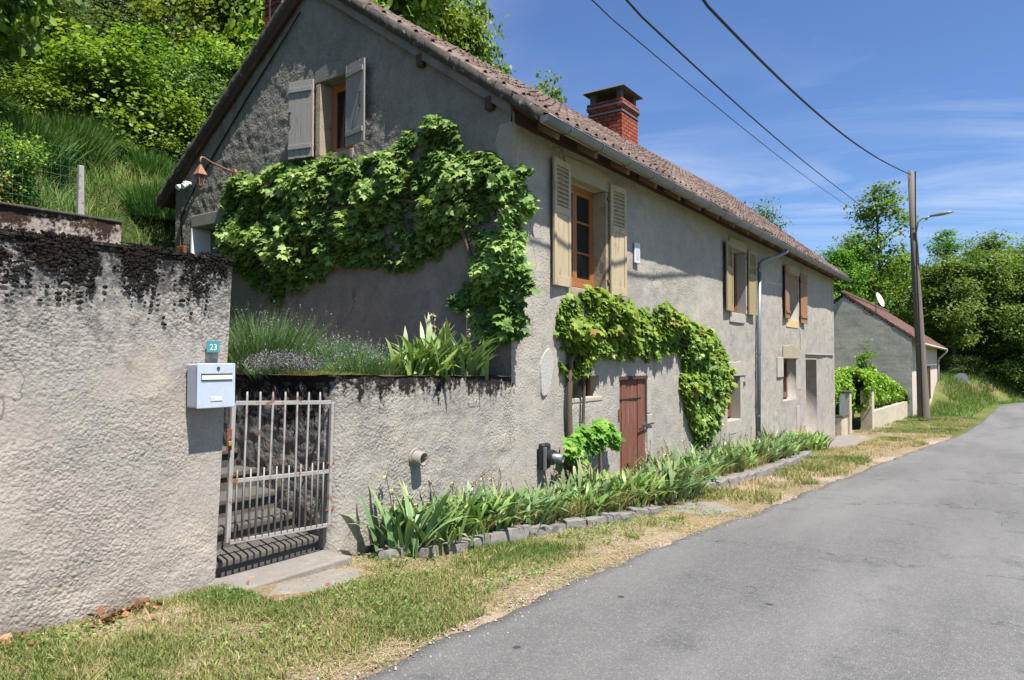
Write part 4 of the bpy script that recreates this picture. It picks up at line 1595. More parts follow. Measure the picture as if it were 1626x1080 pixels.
# chimney on the ridge
CX0, CX1, CY0, CY1 = 16.72, 17.72, 8.08, 9.08
b = MB()
b.box(CX0, CX1, CY0, CY1, 7.0, 8.35)
chim = b.build('chimney', m_brick, roof)
b = MB()
b.box(CX0 - 0.035, CX1 + 0.035, CY0 - 0.035, CY1 + 0.035, 8.352, 8.56)
b.build('crown_course', m_brick, chim, bevel=0.01)
for z in (8.235, 8.42):
    b = MB()
    e = 0.012 if z < 8.35 else 0.045
    for (x0, x1, y0, y1) in ((CX0 - e - .01, CX1 + e + .01, CY0 - e - .012, CY0 - e), (CX0 - e - .012, CX0 - e, CY0 - e, CY1 + e), (CX1 + e, CX1 + e + .012, CY0 - e, CY1 + e)):
        b.box(x0, x1, y0, y1, z - 0.022, z + 0.022)
    b.build('steel_strap', m_strap, chim)
for (x, y) in ((CX0 + .1, CY0 + .1), (CX1 - .1, CY0 + .1), (CX0 + .1, CY1 - .1), (CX1 - .1, CY1 - .1)):
    b = MB()
    b.box(x - .07, x + .07, y - .07, y + .07, 8.562, 8.86)
    b.build('cap_post', m_brick_c, chim, bevel=0.01)
b = MB()
e = 0.13
cxm, cym = (CX0 + CX1) / 2, (CY0 + CY1) / 2
c0 = [(CX0 - e, CY0 - e, 8.84), (CX1 + e, CY0 - e, 8.84), (CX1 + e, CY1 + e, 8.84), (CX0 - e, CY1 + e, 8.84)]
c1 = [(x + (cxm - x) * 0.12, y + (cym - y) * 0.12, 8.90) for x, y, z in c0]
b.hexa(c0 + c1)
b.build('chimney_cap', m_brick_c, chim, bevel=0.01)
# second small chimney behind the ridge near the gable, with an aerial mast
b = MB()
b.box(7.05, 7.55, 9.35, 9.9, 6.1, 7.65)
ch2 = b.build('chimney', m_brick, roof)
b = MB()
b.box(7.0, 7.6, 9.3, 9.95, 7.65, 7.72)
b.build('chimney_cap', m_brick_c, ch2)
b = MB()
b.tube([(6.9, 9.55, 6.6), (6.9, 9.55, 8.3)], 0.018, 6)
for z in (7.3, 7.9):
    b.tube([(6.9, 9.3, z), (6.9, 9.9, z)], 0.008, 5)
tag(b.build('aerial_mast', m_iron, None), 'thin dark aerial mast at the peak of the roof beside the gable', 'aerial')
# lead flashing and cable knot at the apex
b = MB()
b.box(RX0 - 0.03, RX0 + 0.25, RY - 0.10, RY + 0.12, ridge_z(6.6) - 0.16, ridge_z(6.6) + 0.02)
b.build('lead_flashing', m_strap, roof, bevel=0.03, seg=2)


# ------------------------------------------------------------------ fixtures on the walls
mb_ = thing('mailbox', (2.88, 4.62, 1.42), 'light blue steel mailbox hung on the boundary wall by the gate', 'mailbox')
MX0, MX1, MY0, MY1, MZ0, MZ1 = 2.735, 3.02, 4.55, 4.69, 1.265, 1.575
b = MB()
b.box(MX0, MX1, MY0 + 0.012, MY1, MZ0, MZ1)
b.build('body', m_mail_side, mb_, bevel=0.012, seg=3)
b = MB()
b.box(MX0 - 0.004, MX1 + 0.004, MY0 - 0.004, MY0 + 0.011, MZ0 - 0.003, MZ1 + 0.003)
b.build('door', m_mail, mb_, bevel=0.006, seg=3)
b = MB()
b.box(MX0 + 0.022, MX1 - 0.022, MY0 - 0.007, MY0 - 0.0045, MZ1 - 0.118, MZ1 - 0.070)
slot = b.build('slot', m_black, mb_)
b = MB()
b.hexa([(MX0 + 0.024, MY0 - 0.013, MZ1 - 0.112), (MX1 - 0.024, MY0 - 0.013, MZ1 - 0.112), (MX1 - 0.024, MY0 - 0.0075, MZ1 - 0.112), (MX0 + 0.024, MY0 - 0.0075, MZ1 - 0.112),
        (MX0 + 0.024, MY0 - 0.010, MZ1 - 0.080), (MX1 - 0.024, MY0 - 0.010, MZ1 - 0.080), (MX1 - 0.024, MY0 - 0.0075, MZ1 - 0.080), (MX0 + 0.024, MY0 - 0.0075, MZ1 - 0.080)])
b.build('flap', m_slot, slot)
b = MB()
b.box(MX0 + 0.095, MX0 + 0.185, MY0 - 0.008, MY0 - 0.0045, MZ0 + 0.045, MZ0 + 0.078)
b.build('name_plate', m_slot, mb_, bevel=0.002)
b = MB()
b.box(MX0 + 0.125, MX0 + 0.180, MY0 - 0.0095, MY0 - 0.0083, MZ0 + 0.050, MZ0 + 0.073)
b.build('name_card', m_white, mb_)
b = MB()
b.tube([(MX0 + 0.152, MY0 - 0.0045, MZ1 - 0.032), (MX0 + 0.152, MY0 - 0.011, MZ1 - 0.032)], 0.011, 14)
lk = b.build('lock', m_black, mb_)
b = MB()
b.box(MX0 + 0.150, MX0 + 0.154, MY0 - 0.014, MY0 - 0.0112, MZ1 - 0.040, MZ1 - 0.022)
b.build('key_slot', m_strap, lk)

ns = thing('house_number_plate', (2.925, 4.69, 1.70), 'small teal number plate reading 23 above the mailbox', 'number plate')
b = MB()
b.box(2.873, 2.975, 4.668, 4.676, 1.655, 1.742)
b.build('plate', m_teal, ns, bevel=0.003)
fc = bpy.data.curves.new('numerals', 'FONT')
fc.body = '23'
fc.size = 0.060
fc.align_x = 'CENTER'
fc.extrude = 0.0006
fo_ = bpy.data.objects.new('numerals_tmp', fc)
COL.objects.link(fo_)
bpy.context.view_layer.update()
me = bpy.data.meshes.new_from_object(fo_.evaluated_get(bpy.context.evaluated_depsgraph_get()))
bpy.data.objects.remove(fo_)
me.transform(Matrix.Translation((2.924, 4.6668, 1.674)) @ Matrix.Rotation(R_(90), 4, 'X'))
me.transform(Matrix.Translation(-LOC[ns.name]))
me.name = 'numerals'
link('numerals', me, m_white, ns)

# thermometer-like plaque on the front wall
b = MB()
b.lbox(FRONT, 10.09, 10.28, 3.13, 3.46, 0.012, 0.045)
pq = b.build('wall_plaque', m_plastic, None, bevel=0.01)
tag(pq, 'narrow pale plaque fixed on the front wall right of the cream shutters', 'plaque')
b = MB()
b.lbox(FRONT, 10.13, 10.24, 3.19, 3.40, 0.046, 0.049)
b.build('scale', simple('plaque_print', (0.42, 0.44, 0.50), 0.5, 0.3, var=0.2, scale=60), pq)

# wall lantern on the gable
wl = thing('wall_lantern', (6.7, 10.18, 4.7), 'rusty copper wall lantern on a curved bracket above the gable door', 'lantern')
LX, LY, LZ = 6.13, 10.20, 4.70
b = MB()
b.tube([(6.70, 10.18, 4.66), (6.60, 10.18, 4.675), (6.3, 10.19, 4.735), (LX + 0.06, LY, 4.785), (LX + 0.012, LY, 4.78), (LX, LY, 4.74), (LX, LY, 4.66)], 0.013, 8)
b.build('bracket', m_copper, wl, smooth=True)
b = MB()
b.tube([(6.73, 10.18, 4.66), (6.69, 10.18, 4.66)], 0.05, 14)
b.build('wall_plate', m_copper, wl)
b = MB()
b.tube([(LX + 0.16 + 0.05 * math.cos(q) * (1 - q / 11), LY, 4.70 + 0.05 * math.sin(q) * (1 - q / 11)) for q in np.linspace(0.5, 8.5, 20)], 0.006, 6)
b.build('scroll', m_iron, wl, smooth=True)
b = MB()
nn = 4
for (r0, z0, r1, z1) in ((0.105, 4.50, 0.012, 4.665),):
    vs = [(LX + r0 * math.cos(q), LY + r0 * math.sin(q), z0) for q in np.arange(4) * math.pi / 2 + math.pi / 4] + [(LX + r1 * math.cos(q), LY + r1 * math.sin(q), z1) for q in np.arange(4) * math.pi / 2 + math.pi / 4]
    b.add(vs, [(3, 2, 1, 0), (4, 5, 6, 7)] + [(i, (i + 1) % 4, 4 + (i + 1) % 4, 4 + i) for i in range(4)])
b.build('lantern_roof', m_copper, wl)
for k in range(4):
    q = k * math.pi / 2 + math.pi / 4
    b = MB()
    b.tube([(LX + 0.072 * math.cos(q), LY + 0.072 * math.sin(q), 4.50), (LX + 0.045 * math.cos(q), LY + 0.045 * math.sin(q), 4.335)], 0.006, 5)
    b.build('post', m_copper, wl)
b = MB()
vs = [(LX + 0.043 * math.cos(q), LY + 0.043 * math.sin(q), 4.335) for q in np.arange(4) * math.pi / 2 + math.pi / 4] + [(LX + 0.070 * math.cos(q), LY + 0.070 * math.sin(q), 4.498) for q in np.arange(4) * math.pi / 2 + math.pi / 4]
b.add(vs, [(i, (i + 1) % 4, 4 + (i + 1) % 4, 4 + i) for i in range(4)])
b.build('glass', m_glass2, wl)
b = MB()
b.tube([(LX, LY, 4.345), (LX, LY, 4.322), (LX, LY, 4.29)], [0.052, 0.045, 0.006], 8)
b.build('base_cup', m_copper, wl)
fl = thing('flood_light', (6.70, 11.5, 4.62), 'small white twin flood light under the eave behind the lantern', 'light')
b = MB()
b.box(6.60, 6.735, 11.44, 11.53, 4.64, 4.69)
b.build('base', m_white, fl, bevel=0.01)
for y in (11.40, 11.56):
    b = MB()
    b.tube([(6.62, y, 4.62), (6.53, y, 4.57)], [0.03, 0.05], 12)
    b.build('lamp_head', m_white, fl)

# drain spout and meter box
dr = thing('drain_spout', (5.08, 4.68, 0.66), 'short cracked clay drain pipe sticking out of the retaining wall', 'drain pipe')
b = MB()
b.hollow((5.07, 4.78, 0.665), (5.08, 4.565, 0.645), 0.070, 0.016, 18)
b.build('pipe', m_clay, dr, smooth=True)
b = MB()
b.hollow((5.071, 4.755, 0.664), (5.074, 4.665, 0.657), 0.085, 0.018, 18)
b.build('socket', m_clay, dr, smooth=True)
mt_ = thing('meter_box', (7.4, 4.68, 0.42), 'black plastic box with a short steel pipe on the lower front wall', 'box')
b = MB()
b.box(7.29, 7.48, 4.60, 4.685, 0.25, 0.57)
b.build('box', m_black, mt_, bevel=0.03, seg=3)
b = MB()
b.tube([(7.39, 4.60, 0.40), (7.40, 4.52, 0.40)], 0.095, 16)
b.build('coupling', m_black, mt_)
b = MB()
b.hollow((7.40, 4.53, 0.40), (7.43, 4.40, 0.39), 0.055, 0.010, 16)
b.build('pipe', m_strap, mt_, smooth=True)
b = MB()
b.box(7.285, 7.30, 4.555, 4.60, 0.25, 0.53)
b.build('bracket', m_strap, mt_, bevel=0.004)

# ------------------------------------------------------------------ metal gate
gt = thing('metal_gate', (4.08, 4.74, 0.2), 'rusty white painted metal bar gate, sagging, before the stone steps', 'gate')
gl0, gr0 = Vector((3.14, 4.745, 1.275)), Vector((4.085, 4.735, 1.235))      # top corners
gl1, gr1 = Vector((3.085, 4.715, 0.245)), Vector((4.04, 4.715, 0.195))     # bottom corners


def gp_(u, v):
    return (gl0 * (1 - u) + gr0 * u) * v + (gl1 * (1 - u) + gr1 * u) * (1 - v)


for u in (0, 1):
    b = MB()
    b.bar(gp_(u, -0.0), gp_(u, 1.0), 0.034 if u == 0 else 0.03, 0.030)
    b.build('stile', m_gate, gt, bevel=0.003)
for v in (0.0, 0.435, 1.0):
    b = MB()
    b.bar(gp_(0.02, v), gp_(0.985, v), 0.012, 0.034)
    b.build('rail', m_gate, gt, bevel=0.003)
for k in range(7):
    u = (k + 1) / 8 * 0.985
    b = MB()
    p, q = gp_(u, 0.0), gp_(u, 1.085)
    b.tube([p, gp_(u + 0.006 * math.sin(k * 2.1), 0.5), gp_(u, 1.05), q], [0.0095, 0.0095, 0.0095, 0.006], 6)
    b.build('bar', m_gate, gt, smooth=True)
for k in range(8):
    u = (k + 0.5) / 8 * 0.985
    b = MB()
    b.tube([gp_(u, 0.0), gp_(u, 0.40), gp_(u, 0.515)], [0.0085, 0.0085, 0.005], 6)
    b.build('bar', m_gate, gt, smooth=True)
for v in (0.12, 0.50):
    b = MB()
    p = gp_(1.0, v)
    b.tube([p + Vector((-0.04, 0.0, 0)), p + Vector((0.03, 0.01, 0)), p + Vector((0.075, 0.03, 0.01))], 0.012, 6)
    b.build('hinge', m_rust, gt)
pl_ = thing('padlock', (3.10, 4.70, 0.98), 'small brass padlock on the rusty hasp beside the gate', 'padlock')
b = MB()
b.box(3.062, 3.092, 4.672, 4.69, 0.965, 1.0)
b.build('body', m_brass, pl_, bevel=0.004)
b = MB()
b.tube([(3.067, 4.681, 1.0), (3.067, 4.681, 1.022), (3.072, 4.681, 1.032), (3.082, 4.681, 1.032), (3.087, 4.681, 1.022), (3.087, 4.681, 1.0)], 0.003, 6)
b.build('shackle', m_strap, pl_)
b = MB()
b.box(3.055, 3.10, 4.692, 4.70, 0.93, 1.09)
b.build('hasp', m_rust, pl_, bevel=0.003)


# ------------------------------------------------------------------ foliage makers
def leaf_fan(kind):
    """a lobed leaf outline in the unit square, stem at the origin, tip towards +y, normal +z"""
    if kind == 'vine':
        o = [(0, 0.0, 0), (-0.22, -0.10, -.04), (-0.50, 0.12, -.10), (-0.36, 0.34, -.02), (-0.52, 0.62, -.10), (-0.20, 0.64, .0), (0, 1.0, -.10),
             (0.20, 0.64, .0), (0.52, 0.62, -.10), (0.36, 0.34, -.02), (0.50, 0.12, -.10), (0.22, -0.10, -.04)]
        c = [(0, 0.32, 0.05)]
        v = np.array(c + o)
        n = len(o)
        f = np.array([(0, 1 + (i + 1) % n, 1 + i) for i in range(n)])[:, [0, 2, 1]]
        return v, f
    if kind == 'quad':
        return np.array([(0, 0, 0), (0.30, 0.5, 0.05), (0, 1.0, -0.08), (-0.30, 0.5, 0.05)]), np.array([(0, 1, 2, 3)])
    if kind == 'broad':
        return np.array([(0, 0, 0), (0.42, 0.35, 0.06), (0.25, 0.8, 0.0), (0, 1.0, -0.1), (-0.25, 0.8, 0.0), (-0.42, 0.35, 0.06), (0, .45, -.02)]), np.array([(0, 1, 6), (1, 2, 6), (2, 3, 6), (3, 4, 6), (4, 5, 6), (5, 0, 6)])


def place_leaves(P, Nn, size, kind, r, tipdown=0.7):
    """instances of a leaf at points P facing Nn, joined into arrays"""
    lv, lf = leaf_fan(kind)
    n = len(P)
    Nn = Nn / np.linalg.norm(Nn, axis=1, keepdims=True)
    T = r.normal(0, 0.6, (n, 3))
    T[:, 2] -= tipdown
    T = T - (T * Nn).sum(1, keepdims=True) * Nn
    T /= np.linalg.norm(T, axis=1, keepdims=True) + 1e-9
    B = np.cross(T, Nn)
    s = np.asarray(size)[:, None, None]
    V = P[:, None] + (lv[None, :, 0:1] * B[:, None] + lv[None, :, 1:2] * T[:, None] + lv[None, :, 2:3] * Nn[:, None]) * s
    F = lf[None] + (np.arange(n) * len(lv))[:, None, None]
    return V.reshape(-1, 3), F.reshape(-1, lf.shape[1]), len(lv)


def in_poly(x, y, poly):
    poly = np.array(poly)
    c = np.zeros(len(x), bool)
    j = len(poly) - 1
    for i in range(len(poly)):
        xi, yi = poly[i]
        xj, yj = poly[j]
        k = ((yi > y) != (yj > y)) & (x < (xj - xi) * (y - yi) / (yj - yi + 1e-12) + xi)
        c ^= k
        j = i
    return c


def edge_dist(x, y, poly):
    poly = np.array(poly)
    d = np.full(len(x), 9.0)
    for i in range(len(poly)):
        a, b_ = poly[i - 1], poly[i]
        ab = b_ - a
        t_ = np.clip(((x - a[0]) * ab[0] + (y - a[1]) * ab[1]) / (ab @ ab + 1e-9), 0, 1)
        d = np.minimum(d, np.hypot(x - a[0] - t_ * ab[0], y - a[1] - t_ * ab[1]))
    return d


def vine_leaves(fr, poly, n, size, thick, seed, parent, mat, name='foliage', off=0.03, clumps=0.5):
    r = np.random.default_rng(seed)
    poly = np.array(poly)
    lo, hi = poly.min(0), poly.max(0)
    a = r.uniform(lo[0] - .1, hi[0] + .1, n * 6)
    b_ = r.uniform(lo[1] - .1, hi[1] + .1, n * 6)
    wob = (fbm(np.c_[a, b_, 0 * a + seed], 4.0, 3) - 0.5) * 0.32
    d = edge_dist(a, b_, poly) * np.where(in_poly(a, b_, poly), 1, -1) + wob
    ok = d > 0
    cl_ = fbm(np.c_[a, b_, 0 * a + seed + 40], 2.6, 3)
    ok &= (cl_ + r.normal(0, 0.10, len(a))) > 0.5 - 0.13 * clumps - 0.12
    a, b_, d, cl_ = a[ok][:n], b_[ok][:n], d[ok][:n], cl_[ok][:n]
    n = len(a)
    lump = np.clip((cl_ - 0.35) * 2.6, 0.1, 1.3)
    D = off + thick * np.minimum(1, d / 0.30) ** 0.6 * lump * (0.25 + 0.75 * r.random(n) ** 0.5)
    P = np.array(fr.o)[None] + a[:, None] * np.array(fr.ex) + b_[:, None] * np.array([0, 0, 1.]) + D[:, None] * np.array(fr.n)
    Nn = np.array(fr.n)[None] * 0.6 + np.array([0, -0.18, 0.80])[None] + r.normal(0, 0.45, (n, 3))
    V, F, k = place_leaves(P, Nn, size * r.uniform(0.45, 1.25, n), 'vine', r)
    v = np.clip(0.44 + (cl_ - 0.5) * 1.2 + r.normal(0, 0.23, n), 0, 0.97)  # inner leaves darker, clump tops lighter: light and shade painted into leaf colour
    V = V - np.array(LOC[parent.name])
    return link(name, np_mesh(name, V, F, np.repeat(v, k)), mat, parent)


def stems(paths, parent, mat, name='stem'):
    for p in paths:
        b = MB()
        pts, rs = [], []
        for i, q in enumerate(p):
            pts.append(q[:3])
            rs.append(q[3])
        b.tube(pts, rs, 7)
        b.build(name, mat, parent, smooth=True)


# grapevine on the gable, draped round the corner
v1 = thing('grapevine', (6.70, 5.0, 1.45), 'large grapevine spread across the shaded gable wall above the lavender', 'vine')
polyg = [(-10.42, 4.42), (-9.9, 4.58), (-9.2, 4.50), (-8.6, 4.62), (-8.1, 4.50), (-7.5, 4.42), (-7.0, 4.44), (-6.6, 4.42), (-6.35, 4.60), (-6.1, 4.74), (-5.75, 4.70), (-5.50, 4.48), (-5.42, 4.20), (-5.0, 4.10), (-4.66, 3.95),
         (-4.45, 3.80), (-4.45, 3.42), (-4.9, 3.36), (-5.2, 3.22), (-5.5, 3.12), (-5.75, 2.92), (-6.3, 2.88), (-6.9, 2.82), (-7.5, 2.95), (-8.0, 2.80), (-8.6, 2.66), (-9.0, 2.52), (-9.4, 2.72), (-9.9, 2.95), (-10.3, 3.2), (-10.5, 3.8)]
vine_leaves(GABLE, polyg, 8200, 0.108, 0.44, 11, v1, lm_vine, off=0.04, clumps=0.1)
polyc = [(-5.25, 3.12), (-4.55, 3.14), (-4.42, 2.8), (-4.40, 2.2), (-4.52, 1.85), (-4.85, 1.78), (-5.1, 1.9), (-5.3, 2.2), (-5.55, 2.35), (-5.3, 2.6), (-5.15, 2.9)]
vine_leaves(GABLE, polyc, 1900, 0.108, 0.34, 12, v1, lm_vine, off=0.05)
vine_leaves(FR((6.75, 4.7, 0), (1, 0, 0), (0, -1, 0)), [(-0.25, 3.80), (0.22, 3.65), (0.34, 3.5), (0.15, 3.3), (0.16, 2.9), (0.2, 2.4), (0.05, 1.9), (-0.3, 1.9), (-0.3, 3.0)], 420, 0.13, 0.18, 13, v1, lm_vine)
stems([[(6.68, 4.98, 1.3, .045), (6.64, 5.05, 1.8, .04), (6.66, 5.12, 2.5, .034), (6.62, 5.3, 3.1, .03), (6.64, 5.6, 3.5, .026), (6.62, 6.6, 3.75, .022), (6.64, 8.2, 3.7, .016), (6.66, 9.9, 3.9, .01)],
       [(6.64, 5.3, 3.1, .024), (6.62, 5.7, 3.9, .018), (6.66, 5.9, 4.6, .01)], [(6.62, 6.6, 3.75, .018), (6.62, 7.4, 4.2, .012), (6.66, 8.6, 4.3, .008)]], v1, m_vinewood)

# grapevine over the cellar door
v2 = thing('grapevine', (8.0, 4.66, -0.2), 'bright green grapevine trained along the front wall over the cellar door', 'vine')
poly2 = [(7.80, 2.30), (8.0, 2.52), (8.4, 2.50), (8.8, 2.62), (9.3, 2.55), (9.8, 2.52), (10.2, 2.38), (10.6, 2.34), (11.0, 2.50), (11.4, 2.62), (11.8, 2.50), (12.2, 2.42), (12.8, 2.36), (13.4, 2.22), (14.0, 2.0), (14.4, 1.7), (14.55, 1.35), (14.3, 1.0), (14.1, 0.6),
         (13.7, 0.3), (13.3, 0.0), (12.9, 0.0), (12.6, 0.3), (12.2, 0.7), (12.05, 1.1), (12.1, 1.45), (11.8, 1.75), (11.4, 1.80), (11.0, 1.70), (10.5, 1.72), (10.0, 1.66), (9.5, 1.70), (9.1, 1.66), (8.7, 1.62), (8.45, 1.50), (8.30, 1.36), (8.05, 1.30), (7.85, 1.45), (7.76, 1.8)]
vine_leaves(FRONT, poly2, 6800, 0.118, 0.34, 21, v2, lm_vine2)
vine_leaves(FRONT, [(12.1, 2.2), (13.5, 2.1), (14.5, 1.5), (14.0, 0.5), (13.3, 0.0), (12.7, 0.1), (12.3, 0.9)], 1600, 0.12, 0.40, 22, v2, lm_vine)
stems([[(8.0, 4.60, -0.4, .05), (8.02, 4.64, 0.3, .045), (7.95, 4.62, 1.0, .04), (8.0, 4.62, 1.6, .036), (8.5, 4.62, 2.0, .03), (9.8, 4.62, 2.1, .024), (11.2, 4.62, 2.15, .018), (12.6, 4.62, 2.0, .012)],
       [(8.32, 4.58, -0.4, .03), (8.3, 4.62, 0.4, .026), (8.36, 4.62, 1.2, .022), (8.3, 4.62, 1.9, .018)],
       [(13.1, 4.60, -0.6, .04), (13.2, 4.62, 0.3, .034), (13.3, 4.62, 1.2, .024), (13.0, 4.62, 1.9, .014)]], v2, m_vinewood)

# small vine between the meter box and the cellar door
v3 = thing('young_vine', (8.45, 4.45, -0.3), 'small bright vine bush on a thin trunk below the cellar window', 'vine')
vine_leaves(FR((0, 4.55, 0), (1, 0, 0), (0, -1, 0)), [(7.72, 0.30), (7.75, 0.52), (8.0, 0.62), (8.15, 0.74), (8.5, 0.76), (8.86, 0.70), (9.0, 0.55), (8.92, 0.42), (8.6, 0.44), (8.3, 0.34), (8.0, 0.22)], 560, 0.13, 0.34, 31, v3, lm_vine2)
vine_leaves(FR((0, 4.5, 0), (1, 0, 0), (0, -1, 0)), [(7.8, -0.35), (7.9, -0.08), (8.3, 0.02), (8.7, -0.02), (8.8, -0.3)], 240, 0.12, 0.3, 32, v3, lm_vine2)
stems([[(8.46, 4.42, -0.5, .032), (8.45, 4.42, 0.0, .028), (8.47, 4.44, 0.45, .022), (8.40, 4.45, 0.62, .012)], [(8.22, 4.5, -0.5, .018), (8.18, 4.48, 0.5, .012)]], v3, m_vinewood)


# ------------------------------------------------------------------ blade plants
def blades(base, n, length, width, spread, seed, arch=0.5, segs=5, vmean=0.5, dry=0.04, lean=(0, 0)):
    """sword leaves from a base: array geometry around the origin"""
    r = np.random.default_rng(seed)
    Vs, Fs, At = [], [], []
    c = 0
    for k in range(n):
        q = r.uniform(0, 2 * math.pi)
        x0, y0 = r.normal(0, spread, 2)
        out = np.array([math.cos(q) + lean[0], math.sin(q) + lean[1]])
        l = length * r.uniform(0.6, 1.12)
        w = width * r.uniform(0.7, 1.2)
        tilt = r.uniform(0.05, 0.55)
        cur = arch * r.uniform(0.3, 1.5)
        side = np.array([-math.sin(q + r.normal(0, 0.5)), math.cos(q), 0])
        side /= np.linalg.norm(side)
        p = np.array([x0, y0, 0.0])
        ang = tilt
        v = 0.995 if r.random() < dry else np.clip(r.normal(vmean, 0.2), 0, 0.93)
        for s in range(segs + 1):
            t_ = s / segs
            ww = w * (0.75 + 0.5 * t_ if t_ < 0.5 else 1.0 * (1 - ((t_ - 0.5) / 0.5) ** 2.0) + 0.0) * 0.5
            Vs += [p - side * ww, p + side * ww]
            At += [np.clip(v * (0.85 + 0.2 * t_), 0, 1) if v < 0.94 else v] * 2
            if s:
                Fs.append((c - 2, c - 1, c + 1, c))
            c += 2
            d = np.array([out[0] * math.sin(ang), out[1] * math.sin(ang), math.cos(ang)])
            p = p + d * l / segs
            ang += cur * (0.4 + t_) / segs * 1.6
    return np.array(Vs), np.array(Fs), np.array(At)


def stalks(n, h, seed, spread=0.12):
    r = np.random.default_rng(seed)
    b = MB()
    P = []
    for k in range(n):
        x, y = r.normal(0, spread, 2)
        hh = h * r.uniform(0.8, 1.15)
        lx, ly = r.normal(0, 0.08, 2)
        b.tube([(x, y, 0), (x + lx * .5, y + ly * .5, hh * .6), (x + lx, y + ly, hh)], [.006, .005, .004], 5)
        for q in range(3):
            P.append((x + lx * (1 - .12 * q), y + ly * (1 - .12 * q), hh * (1 - 0.10 * q)))
    return b, np.array(P)


iris_protos = []
for k, (nb, ln, wd, ar, mt, lean) in enumerate([(48, 0.60, 0.064, 0.75, lm_iris, (0.1, -.35)), (46, 0.56, 0.062, 0.9, lm_iris2, (0.25, -.25)), (52, 0.64, 0.058, 0.65, lm_iris, (.05, -.35)), (44, 0.52, 0.060, 1.0, lm_iris2, (.2, -.45)), (52, 0.68, 0.064, 0.55, lm_iris, (0.05, -.15))]):
    r0 = thing('iris_clump', (0, 0, -50), 'x', 'iris')
    V, F, A = blades(None, nb, ln, wd, 0.15, 100 + k, ar * 1.5, vmean=0.55 if mt is lm_iris2 else 0.5, lean=lean)
    link('leaves', np_mesh('leaves', V, F, A), mt, r0)
    if k in (0, 2, 4):
      for q_ in range(2):
        b, P = stalks(1, ln * 1.05, 200 + k * 7 + q_)
        sobj = link('flower_stalk', (lambda b: (lambda me: (me.from_pydata(b.v, [], b.f), me)[1])(bpy.data.meshes.new('flower_stalk')))(b), m_vinewood, r0)
        r = np.random.default_rng(300 + k)
        PP = np.repeat(P[:1], 14, 0) + r.normal(0, 1, (14, 3)) * np.array([.012, .012, .022])
        V, F, kk = place_leaves(PP, r.normal(0, 1, PP.shape) + 0.01, r.uniform(.025, .05, len(PP)), 'quad', r)
        link('withered_flower', np_mesh('withered_flower', V, F, np.repeat(r.random(len(PP)), kk)), lm_flower, sobj)
    iris_protos.append(r0)


def iris_at(k, x, y, z, s, rz, label, group=None, used=set()):
    p = iris_protos[k]
    if k in used:
        c = copy_tree(p)
    else:
        used.add(k)
        c = p
    c.location = (x, y, z)
    c.rotation_euler = (0, 0, rz)
    c.scale = (s, s, s)
    c['label'] = label
    if group:
        c['group'] = group
    elif 'group' in c:
        del c['group']
    return c


ri = random.Random(11)


def gz_(x):
    return -0.0415 * (x - 1.5)


# first bed along the retaining wall and the cellar
iris_at(4, 4.62, 4.42, gz_(4.6) + 0.02, 0.95, 0.3, 'big upright iris clump at the gate end of the bed, shadow on the wall')
iris_at(0, 4.78, 4.30, gz_(4.8) + 0.02, 0.8, 1.9, 'low sprawling iris clump just right of the first upright one')
bed1 = []
for i in range(36):
    x = 5.0 + i * 0.133 + ri.uniform(-.06, .06)
    front = 4.28 - 0.17 * (x - 5.0)
    y = front + 0.04 + (i % 3) * 0.20 + ri.uniform(-.06, .06)
    y = min(y, 4.55)
    iris_at(ri.randrange(5), x, y, gz_(x) + 0.07, ri.uniform(0.62, 0.95), ri.uniform(-.8, .8), 'blue green iris clump in the front bed before the cellar door', 'iris clumps in the near bed')
for i in range(40):
    x = 10.2 + i * 0.255 + ri.uniform(-.1, .1)
    y = 4.50 - (i % 3) * 0.27 + ri.uniform(-.08, .08)
    iris_at(ri.randrange(5), x, y, gz_(x) + 0.08, ri.uniform(0.7, 1.0), ri.uniform(-.7, .7), 'iris clump in the far stone edged bed along the house front', 'iris clumps in the far bed')
# terrace iris
tl = iris_at(1, 5.72, 5.10, 1.38, 1.15, 0.6, 'leafy iris clump at the middle of the raised terrace beside the lavender')
tl2 = iris_at(2, 6.18, 5.02, 1.38, 0.98, 0.2, 'iris clump on the terrace between the other iris and the gable vine')
iris_at(4, 6.0, 5.26, 1.38, 1.08, -0.6, 'tall iris clump at the back of the raised terrace against the gable')
iris_at(3, 5.42, 5.0, 1.38, 1.0, -0.2, 'short iris clump at the front edge of the raised terrace')


# soil of the beds and edging stones
def bed(name, pts, back, h, label):
    b = MB()
    n = len(pts)
    vs = []
    for x, y in pts:
        vs += [(x, y, gz_(x) - 0.1), (x, y + 0.03, gz_(x) + h), (x, (y + back) / 2, gz_(x) + h + 0.03), (x, back, gz_(x) + h)]
    fs = []
    for i in range(n - 1):
        for k in range(3):
            fs.append((4 * i + k, 4 * i + 4 + k, 4 * i + 5 + k, 4 * i + 1 + k))
    b.add(vs, fs)
    o = b.build(name, m_soil, None, smooth=True)
    o['kind'] = 'structure'
    return o


